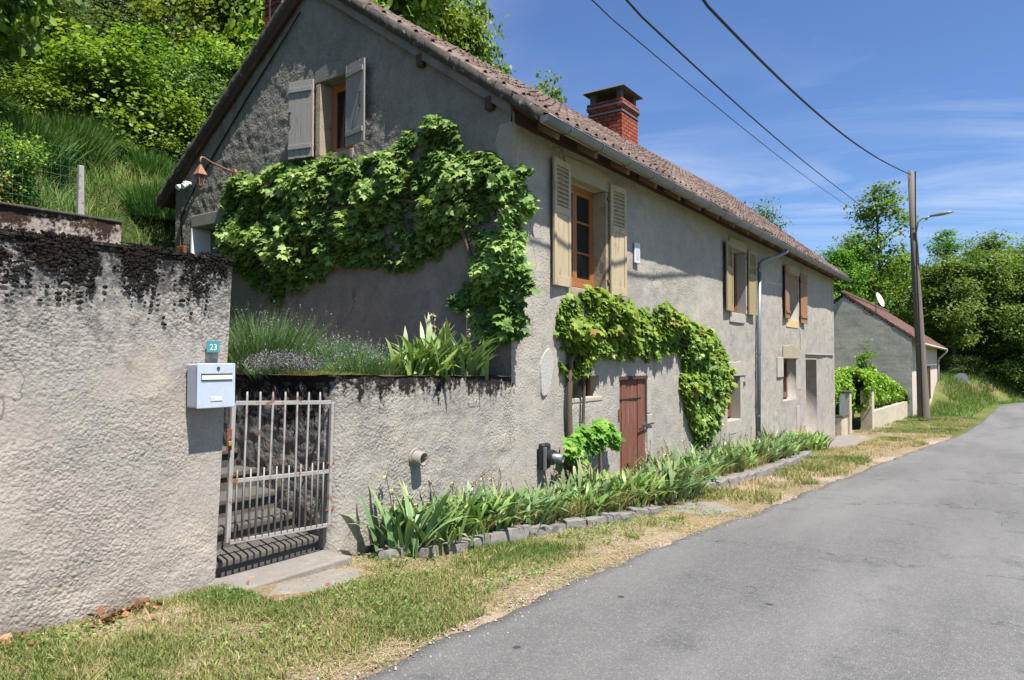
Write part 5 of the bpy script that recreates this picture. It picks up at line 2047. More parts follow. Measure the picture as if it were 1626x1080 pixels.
bed('flower_bed', [(4.45, 4.42), (4.9, 4.16), (5.5, 4.06), (6.3, 3.90), (7.0, 3.74), (8.07, 3.56), (9.2, 3.62), (9.6, 4.1), (9.75, 4.66)], 4.69, 0.06, '')
bed('flower_bed', [(9.85, 4.6), (9.95, 3.76), (11.0, 3.62), (12.5, 3.58), (14, 3.60), (16, 3.66), (18, 3.80), (19.8, 4.1), (20.3, 4.6)], 4.69, 0.10, '')
stone_protos = []
for k in range(5):
    r = np.random.default_rng(500 + k)
    import bmesh
    bm = bmesh.new()
    bmesh.ops.create_cube(bm, size=1.0)
    bmesh.ops.subdivide_edges(bm, edges=bm.edges[:], cuts=3, use_grid_fill=True)
    for v in bm.verts:
        c = np.array(v.co)
        nrm = c / np.linalg.norm(c)
        c = c * 0.80 + nrm * 0.12
        c = c + (np.array([fbm(np.array([c * 2.2 + 7 * k + j * 3.3]), 1, 3)[0] for j in range(3)]) - 0.5) * 0.28
        v.co = c
    me = bpy.data.meshes.new('kerb_stone')
    bm.to_mesh(me)
    bm.free()
    me.materials.append(m_granite)
    stone_protos.append(me)


def kerb(x, y, l, w, h, rz, k, label, group):
    o = bpy.data.objects.new('kerb_stone', stone_protos[k % 5])
    COL.objects.link(o)
    o.location = (x, y, gz_(x) - h * 0.02)
    o.scale = (l, w, h)
    o.rotation_euler = (ri.uniform(-.08, .08), ri.uniform(-.06, .06), rz)
    tag(o, label, 'stone', group)


k1 = [(4.50, 4.40, .30), (4.74, 4.19, .26), (4.98, 4.10, .24), (5.22, 4.08, .22), (5.62, 4.02, .46), (6.06, 3.92, .30), (6.34, 3.86, .22), (6.62, 3.80, .26), (6.92, 3.72, .26), (7.18, 3.67, .22), (7.45, 3.60, .28), (7.75, 3.55, .24), (8.02, 3.50, .26)]
for i, (x, y, l) in enumerate(k1):
    if i == 4:
        kerb(x, y, .56, .24, .24, -0.22, i, 'longest smooth grey kerb stone of the near iris bed', None)
    else:
        kerb(x, y, l * 1.05, .17, .17 + .03 * (i % 2), -0.2 + ri.uniform(-.25, .25), i, 'rough grey stone edging the near iris bed', 'edging stones of the near iris bed')
pts2 = [(9.96, 3.78), (10.6, 3.64), (11.4, 3.56), (12.4, 3.52), (13.4, 3.52), (14.4, 3.54), (15.4, 3.58), (16.4, 3.64), (17.4, 3.72)]
xx = np.arange(10.05, 17.4, 0.40)
for i, x in enumerate(xx):
    y = np.interp(x, [p[0] for p in pts2], [p[1] for p in pts2])
    kerb(x, y, 0.44, .22, .27, ri.uniform(-.08, .08), i, 'squared granite block edging the far iris bed', 'granite blocks of the far iris bed')

# lavender, sedum on the terrace
def tuft_mesh(n, h, w, spread, seed, arch=0.25, segs=2, vm=0.5, rim=True):
    r = np.random.default_rng(seed)
    q = r.uniform(0, 2 * math.pi, n)
    rad = spread * np.sqrt(r.random(n))
    x0, y0 = rad * np.cos(q), rad * np.sin(q)
    l = h * r.uniform(0.55, 1.1, n) * (1 - 0.35 * (rad / spread) ** 2)
    out = np.c_[np.cos(q), np.sin(q)] * (rad / spread)[:, None] * 0.5 + r.normal(0, 0.24, (n, 2))
    sd = r.uniform(0, 2 * math.pi, n)
    S = np.c_[np.cos(sd), np.sin(sd), 0 * sd] * w * 0.5
    base = np.c_[x0, y0, 0 * x0]
    rows = []
    for s in range(segs + 1):
        t_ = s / segs
        d = base + np.c_[out * (t_ * l)[:, None] * (0.6 + arch * t_), l * t_ * (1 - 0.15 * t_)]
        ww = (1 - t_) ** 0.7 if s == segs else 1.0
        rows += [d - S * ww, d + S * ww]
    V = np.stack(rows, 1).reshape(-1, 3)
    k = 2 * (segs + 1)
    o = (np.arange(n) * k)[:, None, None]
    F = np.concatenate([np.array([[2 * s, 2 * s + 1, 2 * s + 3, 2 * s + 2]]) for s in range(segs)])[None] + o
    v = np.clip(r.normal(vm, 0.22, n), 0, 1)
    tips = base + np.c_[out * l[:, None] * (0.6 + arch), l * 0.85]
    return V, F.reshape(-1, 4), np.repeat(v, k), tips


def lavender(x, y, z, h, s, seed, label, spikes=0.35):
    t_ = thing('lavender_bush', (x, y, z), label, 'lavender')
    V, F, A, tips = tuft_mesh(2600, h, 0.007, s, seed)
    link('stems', np_mesh('stems', V, F, A), lm_lav, t_)
    r = np.random.default_rng(seed + 1)
    tp = tips[r.random(len(tips)) < spikes]
    tp = np.concatenate([tp + np.array([0, 0, .012 * q]) for q in range(4)])
    V, F, k = place_leaves(tp, r.normal(0, 1, tp.shape), r.uniform(.012, .024, len(tp)), 'quad', r, -0.8)
    link('flower_spikes', np_mesh('flower_spikes', V, F, np.repeat(r.random(len(tp)), k)), lm_lavf, t_)
    return t_


lavender(4.55, 6.35, 1.38, 0.92, 0.42, 61, 'tall green lavender bush at the left end of the terrace beside the wall', 0.10)
lavender(4.95, 5.30, 1.36, 0.42, 0.34, 62, 'grey green lavender bush in the middle of the terrace', 0.10)
lavender(4.36, 5.75, 1.34, 0.36, 0.26, 63, 'low pale lavender at the front left of the terrace', 0.6)
lavender(5.10, 5.80, 1.38, 0.56, 0.34, 64, 'small lavender behind the grey green one near the gable wall', 0.16)
V, F, A, _ = tuft_mesh(5200, 0.16, 0.014, 0.5, 65, 0.4)
V[:, 0] = V[:, 0] * 0.30 + 4.26 + 0.5 * np.clip(5.2 - (V[:, 1] * 1.4 + 5.5), 0, 1)
V[:, 1] = V[:, 1] * 1.4 + 5.5
V[:, 2] += 1.38
tag(link('sedum_cover', np_mesh('sedum_cover', V, F, A), lm_sedum), 'yellow green sedum along the front edge of the terrace', 'ground cover', kind='stuff')


# ------------------------------------------------------------------ trees and shrubs
def tree_parts(seed, H, R, cb, nl, leaf, nleaf, kind='quad', flat=0.7, cl=0.5, trunk_r=0.14, up=0.35, nsub=5, ntw=4, lean=0.0):
    """skeleton of trunk, limbs and twigs; leaves clustered at the twig ends"""
    r = np.random.default_rng(seed)
    b = MB()
    pts, rs = [], []
    ph = r.uniform(0, 6.28)
    for k in range(8):
        t_ = k / 7
        pts.append(Vector((lean * t_ * H + 0.12 * R * math.sin(ph + 3 * t_) * t_, 0.10 * R * math.cos(ph + 2.3 * t_) * t_, H * 0.92 * t_)))
        rs.append(trunk_r * (1 - 0.88 * t_) + 0.008)
    b.tube(pts, rs, 7)
    tips, tsz = [], []
    for i in range(nl):
        t_ = cb + (0.95 - cb) * (i + r.uniform(0, 0.8)) / nl
        p0 = pts[0].lerp(pts[-1], t_)
        kk = t_ * 7
        i0 = min(6, int(kk))
        p0 = pts[i0].lerp(pts[i0 + 1], kk - i0)
        tt = (t_ - cb) / (1 - cb)
        prof = (0.55 + 0.45 * math.sin(math.pi * min(1, 0.25 + tt * 0.8))) * (1.0 if tt < 0.6 else 1.0 - 0.75 * (tt - 0.6) / 0.4)
        l = R * prof * r.uniform(0.65, 1.15)
        q = i * 2.4 + r.uniform(-.5, .5)
        d = Vector((math.cos(q), math.sin(q), up + 0.5 * tt + r.uniform(-.15, .2))).normalized()
        lp = [p0]
        for s in range(1, 5):
            dd = (d + Vector((r.normal(0, .12), r.normal(0, .12), 0.05 * s))).normalized()
            lp.append(lp[-1] + dd * l / 4)
        r0 = trunk_r * (1 - 0.8 * t_) * 0.55
        b.tube(lp, [r0, r0 * .8, r0 * .55, r0 * .35, r0 * .15 + .004], 5)
        for s in range(nsub):
            u = 0.3 + 0.7 * (s + r.random()) / nsub
            k = min(3, int(u * 4))
            sp = lp[k].lerp(lp[k + 1], u * 4 - k)
            sd = (d * 0.5 + Vector((r.normal(0, .7), r.normal(0, .7), r.normal(0.15, .4)))).normalized()
            sl = l * 0.42 * r.uniform(.6, 1.2)
            se = sp + sd * sl
            b.tube([sp, sp.lerp(se, .5) + Vector((0, 0, .03)), se], [r0 * .35 + .003, r0 * .22 + .003, .004], 4)
            for w in range(ntw):
                tp = sp.lerp(se, r.uniform(.35, 1.1)) + Vector(r.normal(0, cl * .45, 3))
                tips.append(tp[:])
                tsz.append(r.uniform(.6, 1.2))
        tips.append(lp[-1][:])
        tsz.append(1.0)
    tips, tsz = np.array(tips), np.array(tsz)
    nt_ = len(tips)
    idx = r.integers(0, nt_, nleaf)
    P = tips[idx] + r.normal(0, 1, (nleaf, 3)) * np.array([1, 1, flat]) * (cl * 0.5 * tsz[idx])[:, None]
    cen = np.array([lean * H * 0.6, 0, H * (cb + 1) / 2])
    o = P - cen
    Nn = o / (np.linalg.norm(o, axis=1, keepdims=True) + 1e-6) * 0.45 + np.array([0, 0, 0.75]) + r.normal(0, 0.5, (nleaf, 3))
    V, F, k = place_leaves(P, Nn, leaf * r.uniform(.6, 1.3, nleaf), kind, r, 0.35)
    cv = r.normal(0.5, 0.16, nt_)
    v = np.clip(cv[idx] + r.normal(0, 0.15, nleaf), 0, 0.97)
    return b, V, F, np.repeat(v, k)


PROTO = {}


def proto(key, name, mat, **kw):
    r0 = thing(name, (0, 0, -80), 'x', 'tree')
    b, V, F, A = tree_parts(**kw)
    A = np.clip(0.5 + (A - 0.5) * 1.25, 0, 0.97)
    me = bpy.data.meshes.new('trunk')
    me.from_pydata(b.v, [], b.f)
    me.polygons.foreach_set('use_smooth', [True] * len(b.f))
    link('trunk' if 'shrub' not in name else 'stem', me, m_bark, r0)
    link('crown' if 'shrub' not in name else 'foliage', np_mesh('crown', V, F, A), mat, r0)
    PROTO[key] = [r0, False, kw['H'], kw['R']]


proto('fresh', 'broadleaf_tree', lm_tree_a, seed=1, H=8, R=2.9, cb=0.22, nl=16, leaf=0.20, nleaf=17000, kind='broad', flat=0.55, cl=0.75)
proto('fresh2', 'broadleaf_tree', lm_tree_a, seed=2, H=8, R=3.1, cb=0.12, nl=18, leaf=0.19, nleaf=17000, kind='broad', flat=0.5, cl=0.8)
proto('mid', 'broadleaf_tree', lm_tree_b, seed=3, H=8, R=2.9, cb=0.12, nl=18, leaf=0.17, nleaf=20000, flat=0.6, cl=0.8)
proto('grey', 'broadleaf_tree', lm_tree_c, seed=4, H=8, R=2.7, cb=0.10, nl=18, leaf=0.145, nleaf=21000, flat=0.7, cl=0.85, up=0.6)
proto('dark', 'ivy_tree', lm_tree_d, seed=5, H=8, R=1.5, cb=0.05, nl=24, leaf=0.17, nleaf=15000, kind='broad', flat=0.8, cl=0.5)
proto('robinia', 'robinia_tree', lm_robinia, seed=6, H=16, R=3.3, cb=0.30, nl=13, leaf=0.30, nleaf=5200, flat=0.35, cl=1.0, trunk_r=0.22, up=0.5, nsub=3, ntw=3)
proto('layer', 'broadleaf_tree', lm_robinia, seed=7, H=12, R=4.0, cb=0.06, nl=20, leaf=0.28, nleaf=13000, flat=0.36, cl=1.15, trunk_r=0.22, up=0.25)
proto('layer2', 'broadleaf_tree', lm_tree_e, seed=8, H=12, R=3.8, cb=0.05, nl=20, leaf=0.27, nleaf=13500, flat=0.42, cl=1.15, trunk_r=0.22, up=0.3)
proto('shrub', 'shrub', lm_tree_a, seed=9, H=2.2, R=1.25, cb=0.05, nl=14, leaf=0.10, nleaf=9000, kind='broad', flat=0.7, cl=0.42, trunk_r=0.05, up=0.6)
proto('shrub2', 'shrub', lm_tree_b, seed=10, H=2.2, R=1.3, cb=0.03, nl=14, leaf=0.10, nleaf=9000, flat=0.7, cl=0.42, trunk_r=0.05, up=0.6)
proto('sapling', 'robinia_sapling', lm_robinia, seed=12, H=2.6, R=0.65, cb=0.2, nl=10, leaf=0.12, nleaf=1500, flat=0.35, cl=0.3, trunk_r=0.03, up=0.5, nsub=3, ntw=2)
proto('redshrub', 'red_shrub', lm_redshrub, seed=14, H=0.8, R=0.75, cb=0.05, nl=12, leaf=0.07, nleaf=4200, kind='broad', flat=0.6, cl=0.28, trunk_r=0.03, up=0.4)


def plant(key, x, y, H, Rr, label, cat, group=None, rz=None, dz=-0.1, zf=None):
    p = PROTO[key]
    if not p[1]:
        o = p[0]
        p[1] = True
    else:
        o = copy_tree(p[0])
    z = float((zf or ground_at)(x, y)) + dz
    o.location = (x, y, z)
    o.scale = (Rr / p[3], Rr / p[3], H / p[2])
    o.rotation_euler = (0, 0, rz if rz is not None else ri.uniform(0, 6.28))
    tag(o, label, cat, group)
    return o


def ground_at(x, y):
    if x < 45 and y > 9.2:
        return hill(np.array([x]), np.array([y]))[0]
    return terrain(np.array([x]), np.array([y]))[0]


proto('over', 'broadleaf_tree', lm_tree_e, seed=21, H=11, R=4.6, cb=0.26, nl=18, leaf=0.29, nleaf=16000, flat=0.4, cl=1.1, trunk_r=0.2, up=0.15)
G_WOOD = 'trees of the dense wood on the hillside'
# hillside wood, left of and behind the house
plant('fresh', 3.0, 11.5, 6.4, 1.7, 'dark fresh leaved tree reaching in at the top left corner', 'tree', rz=1.0)
plant('dark', 10.6, 25.5, 8.4, 1.5, 'dark ivy covered trunk standing in the wood left of the house', 'tree')
plant('shrub', 9.9, 18.6, 3.0, 1.9, 'light green bushy shrub in front of the wood left of the house', 'shrub')
plant('shrub2', 9.6, 15.9, 2.4, 1.35, 'mid green shrub against the left eave of the house', 'shrub')
plant('shrub', 8.6, 15.2, 1.5, 1.0, 'small pale shrub on the slope left of the gable', 'shrub')
plant('grey', 9.4, 24.0, 5.4, 2.2, 'greyish green loose tree over the broom at the left', 'tree')
plant('grey', 12.7, 26.0, 8.6, 3.0, 'tall grey green tree in the middle of the wood', 'tree')
plant('grey', 14.8, 27.0, 9.0, 3.0, 'grey green tree just left of the fresh ones by the roof', 'tree')
plant('fresh2', 12.3, 19.2, 7.2, 2.3, 'bright yellow green tree beside the left roof slope', 'tree')
plant('fresh', 14.6, 19.4, 9.0, 2.5, 'bright tree behind the small red chimney at the roof peak', 'tree')
plant('fresh2', 11.0, 17.2, 3.9, 1.6, 'low bright tree tucked behind the left eave', 'tree')
plant('grey', 6.6, 19.6, 5.2, 2.2, 'loose grey green tree at the lower edge of the wood above the broom', 'tree')
plant('fresh2', 9.2, 18.2, 3.5, 1.35, 'light green tree at the lower edge of the wood right of the grey one', 'tree')
plant('grey', 4.2, 17.2, 5.2, 2.2, 'grey leaved tree at the left end of the wood edge', 'tree')
plant('shrub', 7.6, 16.0, 2.3, 1.5, 'light rounded bush between the broom and the wood', 'shrub')
for x, y, s_ in [(4.6, 14.0, 0.9), (6.0, 16.0, 1.2), (5.2, 17.6, 1.5), (7.4, 17.6, 1.5), (3.6, 15.2, 1.2), (8.2, 15.0, 0.9), (6.9, 14.4, 0.7), (4.0, 18.2, 1.8), (7.0, 19.2, 1.8)]:
    plant(['shrub2', 'shrub'][ri.randrange(2)], x, y, s_, s_ * 0.75, 'small leafy bush scattered among the broom on the slope', 'shrub', 'small bushes among the broom')
plant('mid', 7.0, 21.5, 4.6, 2.2, 'mid green bush of branches left of the ivy covered trunk', 'tree')
for x, y, H, R in [(4.5, 22, 7.5, 2.6), (9, 30, 9.5, 3.3), (13.0, 33, 11, 3.4), (16.5, 33.5, 12, 3.5), (19.3, 36, 13.5, 3.5), (20.5, 29.5, 12.5, 3.2), (5.5, 30, 10, 3.4), (17.5, 24.5, 10.5, 2.8), (24, 34, 11.5, 3.4), (11, 38, 13, 3.6), (23, 40, 14, 3.6), (2, 28, 9, 3.4), (-3, 22, 9, 3.2), (-1.5, 16, 8, 2.8)]:
    plant(['mid', 'grey', 'mid', 'dark'][ri.randrange(3)], x, y, H, R, 'leafy tree deep in the dense wood on the hillside', 'tree', G_WOOD)
# behind the roof
plant('fresh', 13.6, 14.6, 9.6, 2.6, 'tall fresh green tree behind the roof just right of the peak', 'tree')
plant('fresh2', 15.9, 14.6, 9.2, 2.2, 'fresh green tree behind the middle of the roof left of the chimney', 'tree')
plant('fresh', 17.9, 14.4, 8.2, 1.7, 'rightmost bright tree rising over the roof before the sky', 'tree')
plant('fresh', 20.3, 12.9, 7.0, 1.5, 'darker tree top peeping over the ridge beside the brick chimney', 'tree')
plant('mid', 34.8, 9.4, 9.7, 2.0, 'tree top showing over the far end of the roof', 'tree')
# beyond the barn and at the bend
plant('robinia', 70.5, 8.7, 17.6, 3.6, 'tallest thin robinia with see-through layered crown left of the pole', 'tree', rz=0.4)
plant('layer', 66.0, 11.5, 10.6, 3.2, 'round tree behind the ridge of the barn', 'tree')
plant('layer2', 74.0, 11.2, 12.4, 3.2, 'mid green tree between the barn ridge and the tall robinia', 'tree')
plant('layer', 79.5, 8.0, 11.5, 3.6, 'broad tree behind the barn just left of the utility pole', 'tree')
plant('robinia', 88.5, 4.5, 14.9, 3.0, 'thin robinia with twisted bare limbs right of the street lamp', 'tree', rz=2.2)
plant('layer', 84.0, 0.9, 14.2, 4.2, 'big layered green tree above the bend of the road', 'tree')
plant('layer2', 81.5, -2.2, 13.2, 3.8, 'tall dark green tree at the right edge above the road', 'tree')
plant('layer', 85.3, 3.4, 10.6, 3.6, 'layered green tree right of the utility pole', 'tree')
plant('layer2', 77.2, 0.1, 8.4, 3.2, 'dark lower tree on the bank before the bend', 'tree')
plant('layer2', 79.0, 2.6, 6.2, 2.9, 'low spreading tree on the bank behind the round sign', 'tree')
plant('layer2', 74.5, -1.9, 7.4, 2.6, 'drooping green tree at the right end of the bank', 'tree')
plant('layer', 76.5, -4.2, 13.2, 3.6, 'tall tree cut by the right edge of the view', 'tree')
plant('layer2', 93.0, 6.6, 8.2, 3.8, 'shaded tree far behind the second pole', 'tree')
plant('layer', 60.5, 12.8, 9.6, 2.4, 'slim tree close to the far end of the farmhouse roof', 'tree')
plant('over', 72.5, 3.2, 10.5, 4.4, 'spreading tree whose shade falls on the bank left of the bend', 'tree')
plant('over', 76.0, 0.6, 11.5, 4.8, 'spreading tree overhanging the middle of the shaded bank', 'tree')
plant('over', 77.5, -3.0, 11.0, 4.6, 'spreading tree overhanging the right end of the shaded bank', 'tree')
for x, y, H, R in [(90, -3, 11, 4), (95, 2, 11, 4), (88, 9, 10, 4), (83, -6, 11, 3.8), (100, -6, 12, 4), (82, 5.5, 6, 3.6), (72, 15, 9, 3.6), (84, 13, 11, 4), (66, 17, 9, 3.5), (78, -7, 10, 3.4)]:
    plant(['layer', 'layer2'][ri.randrange(2)], x, y, H, R, 'tree in the leafy mass behind the bend of the road', 'tree', 'trees behind the bend of the road')
for x, y, s in [(72.0, 2.2, 1.6), (74.2, 1.6, 1.5), (76.0, -0.2, 1.6), (78.0, -2.8, 1.7), (70.0, 3.8, 1.5), (73.5, 4.2, 1.9), (79.5, -0.5, 2.2), (81, -5.0, 2.0)]:
    plant('shrub2', x, y, s, s * 0.9, 'dark shrub growing on the shaded road bank', 'shrub', 'shrubs on the shaded bank')
# near the fence on the upper wall
plant('shrub', 3.35, 9.75, 0.95, 0.42, 'small leafy shrub behind the wire fence left of the concrete post', 'shrub')
plant('redshrub', 2.75, 9.55, 0.62, 0.50, 'low reddish shrub on top of the mossy upper wall', 'shrub')

# broom bushes
broom_me = []
for k in range(3):
    V, F, A, _ = tuft_mesh(2600, 1.0, 0.012, 0.50, 700 + k, 0.15, 3, 0.5)
    me = np_mesh('broom', V, F, A)
    me.materials.append(lm_broom)
    broom_me.append(me)
for i, (x, y, s) in enumerate([(3.9, 12.2, 1.0), (4.9, 13.4, 1.1), (5.8, 14.2, 1.2), (3.3, 13.6, 1.2), (4.4, 15.0, 1.3), (6.6, 15.4, 1.2), (7.4, 14.2, 0.9), (5.4, 16.4, 1.3), (7.6, 16.4, 1.2), (2.6, 12.4, 1.0), (6.9, 13.0, 0.9), (7.9, 13.4, 0.8), (6.3, 12.4, 0.6), (3.5, 16, 1.3), (6.5, 17.5, 1.3)]):
    o = bpy.data.objects.new('broom_bush', broom_me[i % 3])
    COL.objects.link(o)
    o.location = (x, y, ground_at(x, y) - 0.05)
    o.scale = (s, s, s)
    o.rotation_euler = (0, 0, ri.uniform(0, 6))
    tag(o, 'feathery green broom bush on the slope behind the fence', 'broom', 'broom bushes on the slope')

# slope grass
r = np.random.default_rng(77)
n = 26000
x = r.uniform(2.5, 9.0, n)
y = r.uniform(9.3, 18, n)
ok = ~((x > 6.4) & (y < 12.3))
x, y = x[ok], y[ok]
z = hill(x, y)
n = len(x)
h = 0.16 + 0.34 * r.random(n) * (0.4 + fbm(np.c_[x, y, 0 * x], 0.9, 2))
ln_ = r.normal(0, 0.10, (n, 2))
sd = r.uniform(0, 6.28, n)
S = np.c_[np.cos(sd), np.sin(sd), 0 * sd] * 0.007
B0 = np.c_[x, y, z]
B1 = B0 + np.c_[ln_ * .5, h * .6]
B2 = B0 + np.c_[ln_ * 1.6, h]
V = np.stack([B0 - S, B0 + S, B1 - S * .8, B1 + S * .8, B2], 1).reshape(-1, 3)
o5 = (np.arange(n) * 5)[:, None]
F = np.concatenate([np.array([[0, 1, 3]]) + o5, np.array([[0, 3, 2]]) + o5, np.array([[2, 3, 4]]) + o5])
A = np.repeat(np.clip(fbm(np.c_[x, y, 0 * x], 1.3, 3) * 1.1 - 0.1 + r.normal(0, 0.16, n), 0, 1), 5)
tag(link('slope_grass', np_mesh('slope_grass', V, F, A), lm_slopegrass), 'tall wild grass on the slope left of the house', 'grass', kind='stuff')

# fence on the upper wall
fe = thing('wire_fence', (4.05, 9.35, 3.3), 'green wire mesh fence with a mottled concrete post above the upper wall', 'fence')
b = MB()
b.hexa([(3.99, 9.30, 3.25), (4.07, 9.30, 3.25), (4.07, 9.38, 3.25), (3.99, 9.38, 3.25), (4.0, 9.31, 4.02), (4.06, 9.31, 4.02), (4.06, 9.37, 4.02), (4.0, 9.37, 4.02)])
b.build('concrete_post', m_post, fe, bevel=0.008)
b = MB()
b.tube([(3.95, 10.3, 3.5), (3.95, 10.3, 4.25)], 0.02, 6)
b.build('thin_post', m_bark, fe)
b = MB()
for k in range(8):
    z = 3.42 + k * 0.115
    b.tube([(-4, 9.34, z + 0.12), (0, 9.34, z + 0.06), (2, 9.34, z + 0.03), (4.03, 9.34, z - 0.03)], 0.0022, 4)
for k in range(60):
    x = -2 + k * 0.1
    b.tube([(x, 9.34, 3.42), (x, 9.34, 4.22)], 0.0013, 3)
b.build('mesh', m_mesh, fe)
for k in range(4):
    pass

# ------------------------------------------------------------------ barn, garden wall, hedge
BX0, BX1, BY0, BY1, BR = 43.0, 62.0, 3.8, 10.4, 7.1
barn = thing('barn', (BX0, BY0, -1.3), 'grey block barn with pink road side and red tiled roof past the farmhouse', 'barn')
BG = FR((BX0, 0, 0), (0, -1, 0), (-1, 0, 0))


def btop(a):
    y = -a
    return np.where(y < BR, 2.78 + (5.2 - 2.78) * (y - BY0) / (BR - BY0), 2.78 + (5.2 - 2.78) * (BY1 - y) / (BY1 - BR))


skin('gable_wall', wall_grid(BG, (-BY1, -BY0, 0.12), (-1.6, 5.3, 0.1), top=btop, amp=0.01, freq=2, fine=0.006), m_barn, barn)
BF = FR((0, BY0, 0), (1, 0, 0), (0, -1, 0))
skin('road_wall', wall_grid(BF, (BX0, BX1, 0.2), (-2.2, 2.78, 0.15), [(48.0, 49.0, -0.9, 1.2, 0.15), (53.0, 54.0, -1.0, 1.2, 0.15)], amp=0.006, freq=2, fine=0.004), m_pink, barn)
for x in (48.0, 53.0):
    for s_ in (0, 1):
        b = MB()
        b.lbox(BF, x - 0.42 + s_ * 1.42, x + s_ * 1.42, -0.95, 1.2, 0.03, 0.07)
        b.build('shutter', m_doorbrown, barn, bevel=0.005)
b = MB()
b.box(BX0 + 0.2, BX1 - 0.1, BY1 - 0.3, BY1, -1.6, 2.8)
b.build('back_wall', m_barn, barn)
b = MB()
c = [(BX1, BY0, -2.2), (BX1, BY1, -2.2), (BX1, BY1, 2.78), (BX1, BR, 5.2), (BX1, BY0, 2.78)]
d = [(BX1 - 0.3, y, z) for x, y, z in c]
b.add(c + d, [(0, 1, 2, 3, 4), (9, 8, 7, 6, 5)] + [(i, i + 5, (i + 1) % 5 + 5, (i + 1) % 5) for i in range(5)])
b.build('end_wall', m_barn, barn)


def barn_z(x, y):
    if y <= BR:
        return 2.50 + (5.36 - 2.50) * (y - 3.25) / (BR - 3.25)
    return 2.50 + (5.36 - 2.50) * (10.9 - y) / (10.9 - BR)


b = MB()
for ya, yb in ((3.27, BR), (BR, 10.88)):
    b.hexa([(BX0 - .005, ya, barn_z(0, ya) - .12), (BX1 + .1, ya, barn_z(0, ya) - .12), (BX1 + .1, yb, barn_z(0, yb) - .12), (BX0 - .005, yb, barn_z(0, yb) - .12),
            (BX0 - .005, ya, barn_z(0, ya) - .02), (BX1 + .1, ya, barn_z(0, ya) - .02), (BX1 + .1, yb, barn_z(0, yb) - .02), (BX0 - .005, yb, barn_z(0, yb) - .02)])
br = b.build('roof', m_soffit, barn)
tile_field('tiles', BX0 - .01, BX1 + .12, 3.25, BR, barn_z, 0.36, 0.42, m_tile2, br, 9)
tile_field('tiles', BX0 - .01, BX1 + .12, 10.9, BR, barn_z, 0.5, 0.6, m_tile2, br, 10)
b = MB()
for k in range(14):
    y0, y1 = 3.25 + (BR - 3.25) * k / 14, 3.25 + (BR - 3.25) * (k + 1.08) / 14
    b.hexa([(BX0 - .02, y0, barn_z(0, y0) - .10), (BX0 - .02, y0, barn_z(0, y0) - .10), (BX0 - .02, y1, barn_z(0, y1) - .12), (BX0 - .02, y1, barn_z(0, y1) - .12),
            (BX0 - .018, y0, barn_z(0, y0) + .07), (BX0 - .02, y0, barn_z(0, y0) + .07), (BX0 - .02, y1, barn_z(0, y1) + .04), (BX0 - .018, y1, barn_z(0, y1) + .04)])
b.build('verge_tiles', m_tile2, br, bevel=0.02)
b = MB()
x = BX0 - .15
while x < BX1:
    b.tube([(x, BR, 5.38), (x + 0.45, BR, 5.37)], [0.16, 0.14], 10)
    x += 0.42
b.build('ridge_tiles', m_tile2, br, smooth=True)
b = MB()
b.tube([(BX0 - .1, 3.17, 2.44), (BX1 + .2, 3.17, 2.40)], 0.075, 10)
bg_ = b.build('gutter', m_cream, barn, smooth=True)
b = MB()
b.tube([(BX1 - 0.3, 3.17, 2.36), (BX1 - .3, 3.2, 2.2), (BX1 - .3, 3.68, 1.7), (BX1 - .3, 3.72, 1.4), (BX1 - .3, 3.72, -1.7)], 0.07, 8)
b.build('downpipe', m_cream, barn, smooth=True)
sd_ = thing('satellite_dish', (44.5, 5.6, 4.3), 'white satellite dish on the barn roof slope', 'satellite dish')
b = MB()
c0, nrm = Vector((44.3, 5.50, 5.0)), Vector((-0.25, -0.9, 0.35)).normalized()
s1 = nrm.cross(Vector((0, 0, 1))).normalized()
s2 = s1.cross(nrm)
vs, fs = [], []
for k in range(6):
    for q in range(20):
        rr = 0.42 * k / 5
        a = 2 * math.pi * q / 20
        vs.append(c0 + s1 * math.cos(a) * rr * 0.92 + s2 * math.sin(a) * rr * 1.05 + nrm * 0.55 * rr * rr)
for k in range(5):
    for q in range(20):
        q2 = (q + 1) % 20
        fs.append((k * 20 + q, k * 20 + q2, (k + 1) * 20 + q2, (k + 1) * 20 + q))
b.add(vs, fs)
b.build('dish', m_plastic, sd_, smooth=True)
b = MB()
b.tube([c0, c0 - nrm * .15, Vector((44.35, 5.65, 4.75)), Vector((44.35, 5.65, 4.2))], 0.025, 6)
b.build('mast', m_strap, sd_)
b = MB()
b.tube([c0 - s2 * .42 + nrm * .1, c0 + nrm * 0.55], 0.015, 5)
b.build('feed_arm', m_strap, sd_)


def zg(x):
    return float(g(x))


def pier(x0, x1, y0, y1, top, label):
    b = MB()
    b.box(x0, x1, y0, y1, zg(x0) - 0.3, top)
    o = b.build('gate_pier', m_cream, None, bevel=0.02, seg=2)
    tag(o, label, 'pier')
    b = MB()
    b.box(x0 - .03, x1 + .03, y0 - .03, y1 + .03, top + .003, top + .06)
    b.build('pier_cap', m_brick_c, o, bevel=0.01)
    return o


